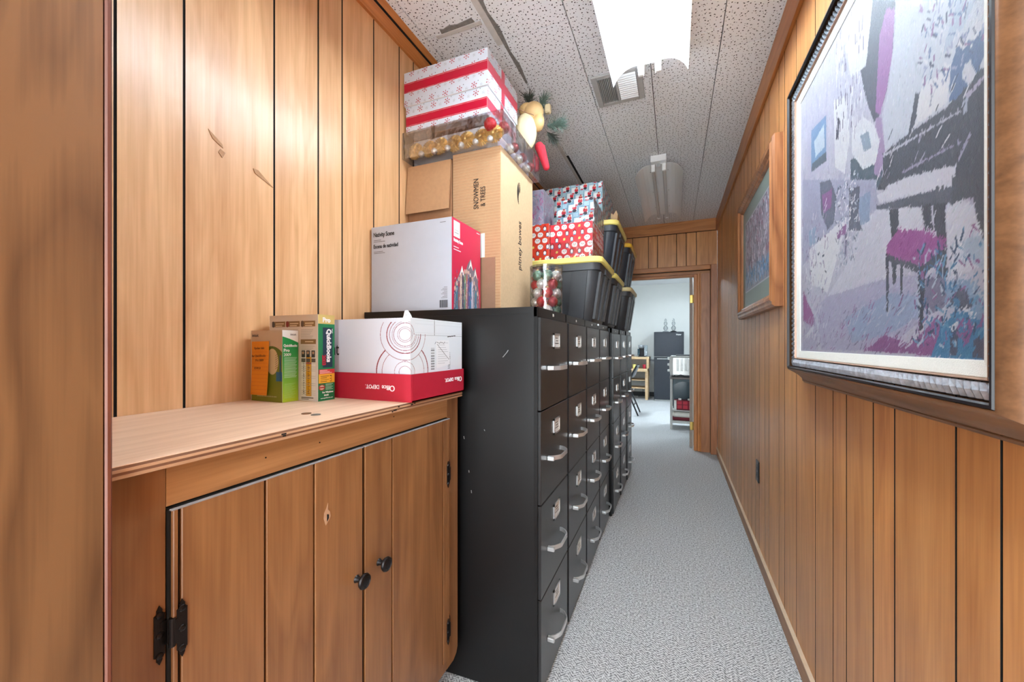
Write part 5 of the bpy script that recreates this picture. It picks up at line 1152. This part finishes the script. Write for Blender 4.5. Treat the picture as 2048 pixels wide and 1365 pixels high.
# pine desk with shelves
dk = thing('pine_desk', 'pale pine shelf desk against the far room wall, left of the refrigerator', 'desk', (-.9, 9.2, -1.2))
def B(n_, *a): return MB().box(*a, bev=.003).build(n_, M['pine'], dk)
B('top_board', -1.45, -.50, 8.92, 9.4, -.325, -.275); B('desk_board', -1.45, -.53, 8.80, 9.4, -.585, -.525); B('shelf', -1.45, -.585, 8.95, 9.4, -.79, -.772); B('shelf', -1.45, -.585, 8.95, 9.4, -.965, -.945)
for y in (8.92, 9.36): B('post', -.585, -.525, y, y+.04, -1.2, -.585); B('post', -1.44, -1.38, y, y+.04, -1.2, -.585); B('post', -.56, -.51, y, y+.04, -.525, -.325)
MB().box(-1.40, -.60, 9.385, 9.4, -.77, -.33).build('back_panel', M['cartm'], dk)
cm = thing('coffee_maker', 'dark coffee maker with clear tank on the pine desk', 'coffee maker', (-.68, 9.1, -.275))
MB().box(-.74, -.58, 9.02, 9.22, -.275, -.255, bev=.004).build('base', M['darkp'], cm); MB().box(-.73, -.62, 9.14, 9.22, -.255, -.03, bev=.006).build('column', M['darkp'], cm)
MB().lathe((-.68, 9.10, -.09), [(.045, 0), (.062, .02), (.066, .05), (.055, .075)], 18).build('brew_head', M['greyp'], cm); MB().box(-.615, -.55, 9.04, 9.2, -.27, -.02, bev=.004).build('water_tank', clear_mat('tank', (.7, .78, .85, 1), .2), cm)
MB().box(-.75, -.70, 9.03, 9.10, -.24, -.10, bev=.004).build('drip_cup', M['teal'], cm)
for (x, mt, l_) in ((-.80, M['lid'], 'yellow green cup on the pine desk'), (-.60, M['red'], 'small red item on the pine desk')):
    q = MB().lathe((x, 8.86, -.523), [(.028, 0), (.032, .07), (.034, .09)], 14); o = q.build('cup', mt); o['label'] = l_; o['category'] = 'cup'
q = MB().tube([(-.66, 9.3, -.97), (-.65, 9.28, -1.05), (-.68, 9.25, -1.12), (-.75, 9.22, -1.17)], .006, 6); o = q.build('power_cord', M['darkp']); o['label'] = 'black power cord hanging under the pine desk'; o['category'] = 'cord'
# folding chair, facing the wall on the left
fc = thing('folding_chair', 'black folding chair beside the pine desk, mostly hidden by the filing cabinets', 'chair', (-.8, 7.0, -1.2))
for y in (6.85, 7.25):
    MB().tube([(-.56, y, -1.193), (-.74, y, -.76), (-.86, y, -.6)], .013, 8).build('rear_leg', M['darkp'], fc)
    MB().tube([(-1.10, y, -1.193), (-.80, y, -.76), (-.66, y, -.50), (-.585, y, -.36)], .013, 8).build('front_leg', M['darkp'], fc)
MB().cyl((-.63, 6.85, -1.02), (-.63, 7.25, -1.02), .009, n=8).build('stretcher', M['darkp'], fc)
MB().hexa([(-1.12, 6.87, -.77), (-.74, 6.87, -.77), (-.74, 7.23, -.77), (-1.12, 7.23, -.77), (-1.12, 6.87, -.745), (-.74, 6.87, -.745), (-.74, 7.23, -.745), (-1.12, 7.23, -.745)]).build('seat', M['darkp'], fc)
q = MB().hexa([(-.665, 6.86, -.56), (-.645, 6.86, -.56), (-.645, 7.24, -.56), (-.665, 7.24, -.56), (-.585, 6.86, -.37), (-.565, 6.86, -.37), (-.565, 7.24, -.37), (-.585, 7.24, -.37)]); part_label(q.build('backrest', M['greyp'], fc), 'grey curved backrest')
# white cart with toaster oven
ct = thing('utility_cart', 'white metal kitchen cart under the toaster oven, just past the doorway', 'cart', (.2, 6.15, -1.2))
X0, X1, Y0, Y1 = -.058, .46, 5.99, 6.36
for x in (X0, X1-.03):
    for y in (Y0, Y1-.03): MB().box(x, x+.03, y, y+.03, -1.2, -.49, bev=.002).build('leg', M['cartm'], ct)
MB().box(X0-.005, X1+.005, Y0-.01, Y1+.01, -.49, -.463, bev=.003).build('top_board', plain('grey_laminate', L(112, 104, 100), .5), ct)
MB().box(X0, X1, Y0, Y1, -.94, -.925, bev=.002).build('shelf', M['cartm'], ct); MB().box(X0, X1, Y0-.002, Y1, -1.11, -1.075, bev=.002).build('shelf', M['cartm'], ct)
MB().box(X0+.03, X1-.03, Y1-.02, Y1-.012, -.92, -.50).build('back_panel', M['cartm'], ct)
bc = thing('dark_storage_box', 'dark teal bin with arched panel inside the cart', 'box', (.2, 6.2, -.925))
MB().box(X0+.04, X1-.04, Y0+.16, Y1-.03, -.924, -.50, bev=.004).build('shell', plain('teal_plastic', L(66, 88, 96), .4), bc)
MB().prism([(x, Y0+.157, z) for x, z in [(-.01, -.92), (.30, -.92), (.30, -.60)]+[(.145+.155*math.cos(math.radians(a)), -.62+.085*math.sin(math.radians(a))) for a in range(15, 181, 15)]], (0, .003, 0)).build('arched_panel', M['teal'], bc)
sp = thing('soda_carton', 'red and white drink carton on the cart shelf', 'carton', (.15, 6.05, -.924))
MB().box(-.005, .38, Y0+.02, Y0+.14, -.924, -.79, bev=.004).build('carton', M['wine'], sp); MB().box(-.006, .025, Y0+.018, Y0+.02, -.924, -.79).build('white_panel', M['card'], sp)
q = MB()
for k in range(4): q.box(.035+k*.075, .035+k*.075+.06, Y0+.017, Y0+.02, -.905, -.855); q.box(.035+k*.075, .035+k*.075+.06, Y0+.017, Y0+.02, -.845, -.80)
q.build('printed_panels', M['red'], sp); MB().box(.05, .09, Y0+.05, Y0+.08, -.79, -.765, bev=.004).build('bottle_cap', M['card'], sp); MB().box(.17, .21, Y0+.05, Y0+.08, -.79, -.765, bev=.004).build('bottle_cap', M['card'], sp)
q = MB().box(-.026, .42, Y0+.032, Y0+.33, -1.032, -.955, bev=.02); o = q.build('folded_towel', M['towel']); o['label'] = 'folded white towel on the lower shelf of the cart'; o['category'] = 'towel'
q = MB().box(-.026, .42, Y0+.032, Y0+.33, -1.0735, -1.033, bev=.008); o = q.build('folded_cloth', M['wine']); o['label'] = 'folded wine red cloth under the white towel on the cart'; o['category'] = 'cloth'
to = thing('toaster_oven', 'stainless toaster oven with vented side and three white knobs on the cart', 'oven', (.17, 6.15, -.463))
X0, X1, Y0, Y1, Z0, Z1 = -.04, .42, 6.0, 6.34, -.435, -.165
part_label(MB().box(X0, X1, Y0, Y1, Z0, Z1-.02, bev=.006).build('side_panel', M['steel'], to), 'brown grey vented body'); MB().box(X0-.01, X1, Y0-.004, Y1+.004, Z1-.022, Z1, bev=.006).build('top_panel', M['cartm'], to)
q = MB(); P = [(X0+.02, Z0-.0), (X0-.015, Z0), (X0-.028, Z0+.08), (X0-.030, Z0+.16), (X0-.020, Z1-.02), (X0+.02, Z1)]
q.prism([(x, Y0-.006, z) for x, z in P], (0, Y1-Y0+.012, 0)); q.build('front_face', M['cartm'], to)
for z in (-.375, -.29, -.205): MB().lathe((X0-.025, Y0+.05, z), [(.018, 0), (.018, -.022), (.012, -.028)], 14, 'x').build('knob', M['card'], to)
for c_ in range(4):
    q = MB()
    for k in range(14): q.box(.025+c_*.052, .060+c_*.052, Y0-.002, Y0+.001, -.375+k*.0125, -.368+k*.0125)
    q.build('vent_slots', M['card'], to)
for x in (X0+.03, X1-.04):
    for y in (Y0+.03, Y1-.05): MB().box(x, x+.02, y, y+.02, -.463, Z0).build('foot', M['darkp'], to)
q = MB().tube([(-.02, 5.985, -.455), (.03, 5.98, -.45), (.08, 5.985, -.43), (.13, 5.985, -.448), (.20, 5.985, -.44), (.28, 5.985, -.452)], .007, 6); o = q.build('coiled_cord', M['darkp']); o['label'] = 'black cord lying in front of the toaster oven'; o['category'] = 'cord'
q = MB().box(.02, .40, 6.05, 6.30, -.165, -.150, bev=.003); o = q.build('baking_tray', M['darkp']); o['label'] = 'black baking tray lying on top of the toaster oven'; o['category'] = 'tray'
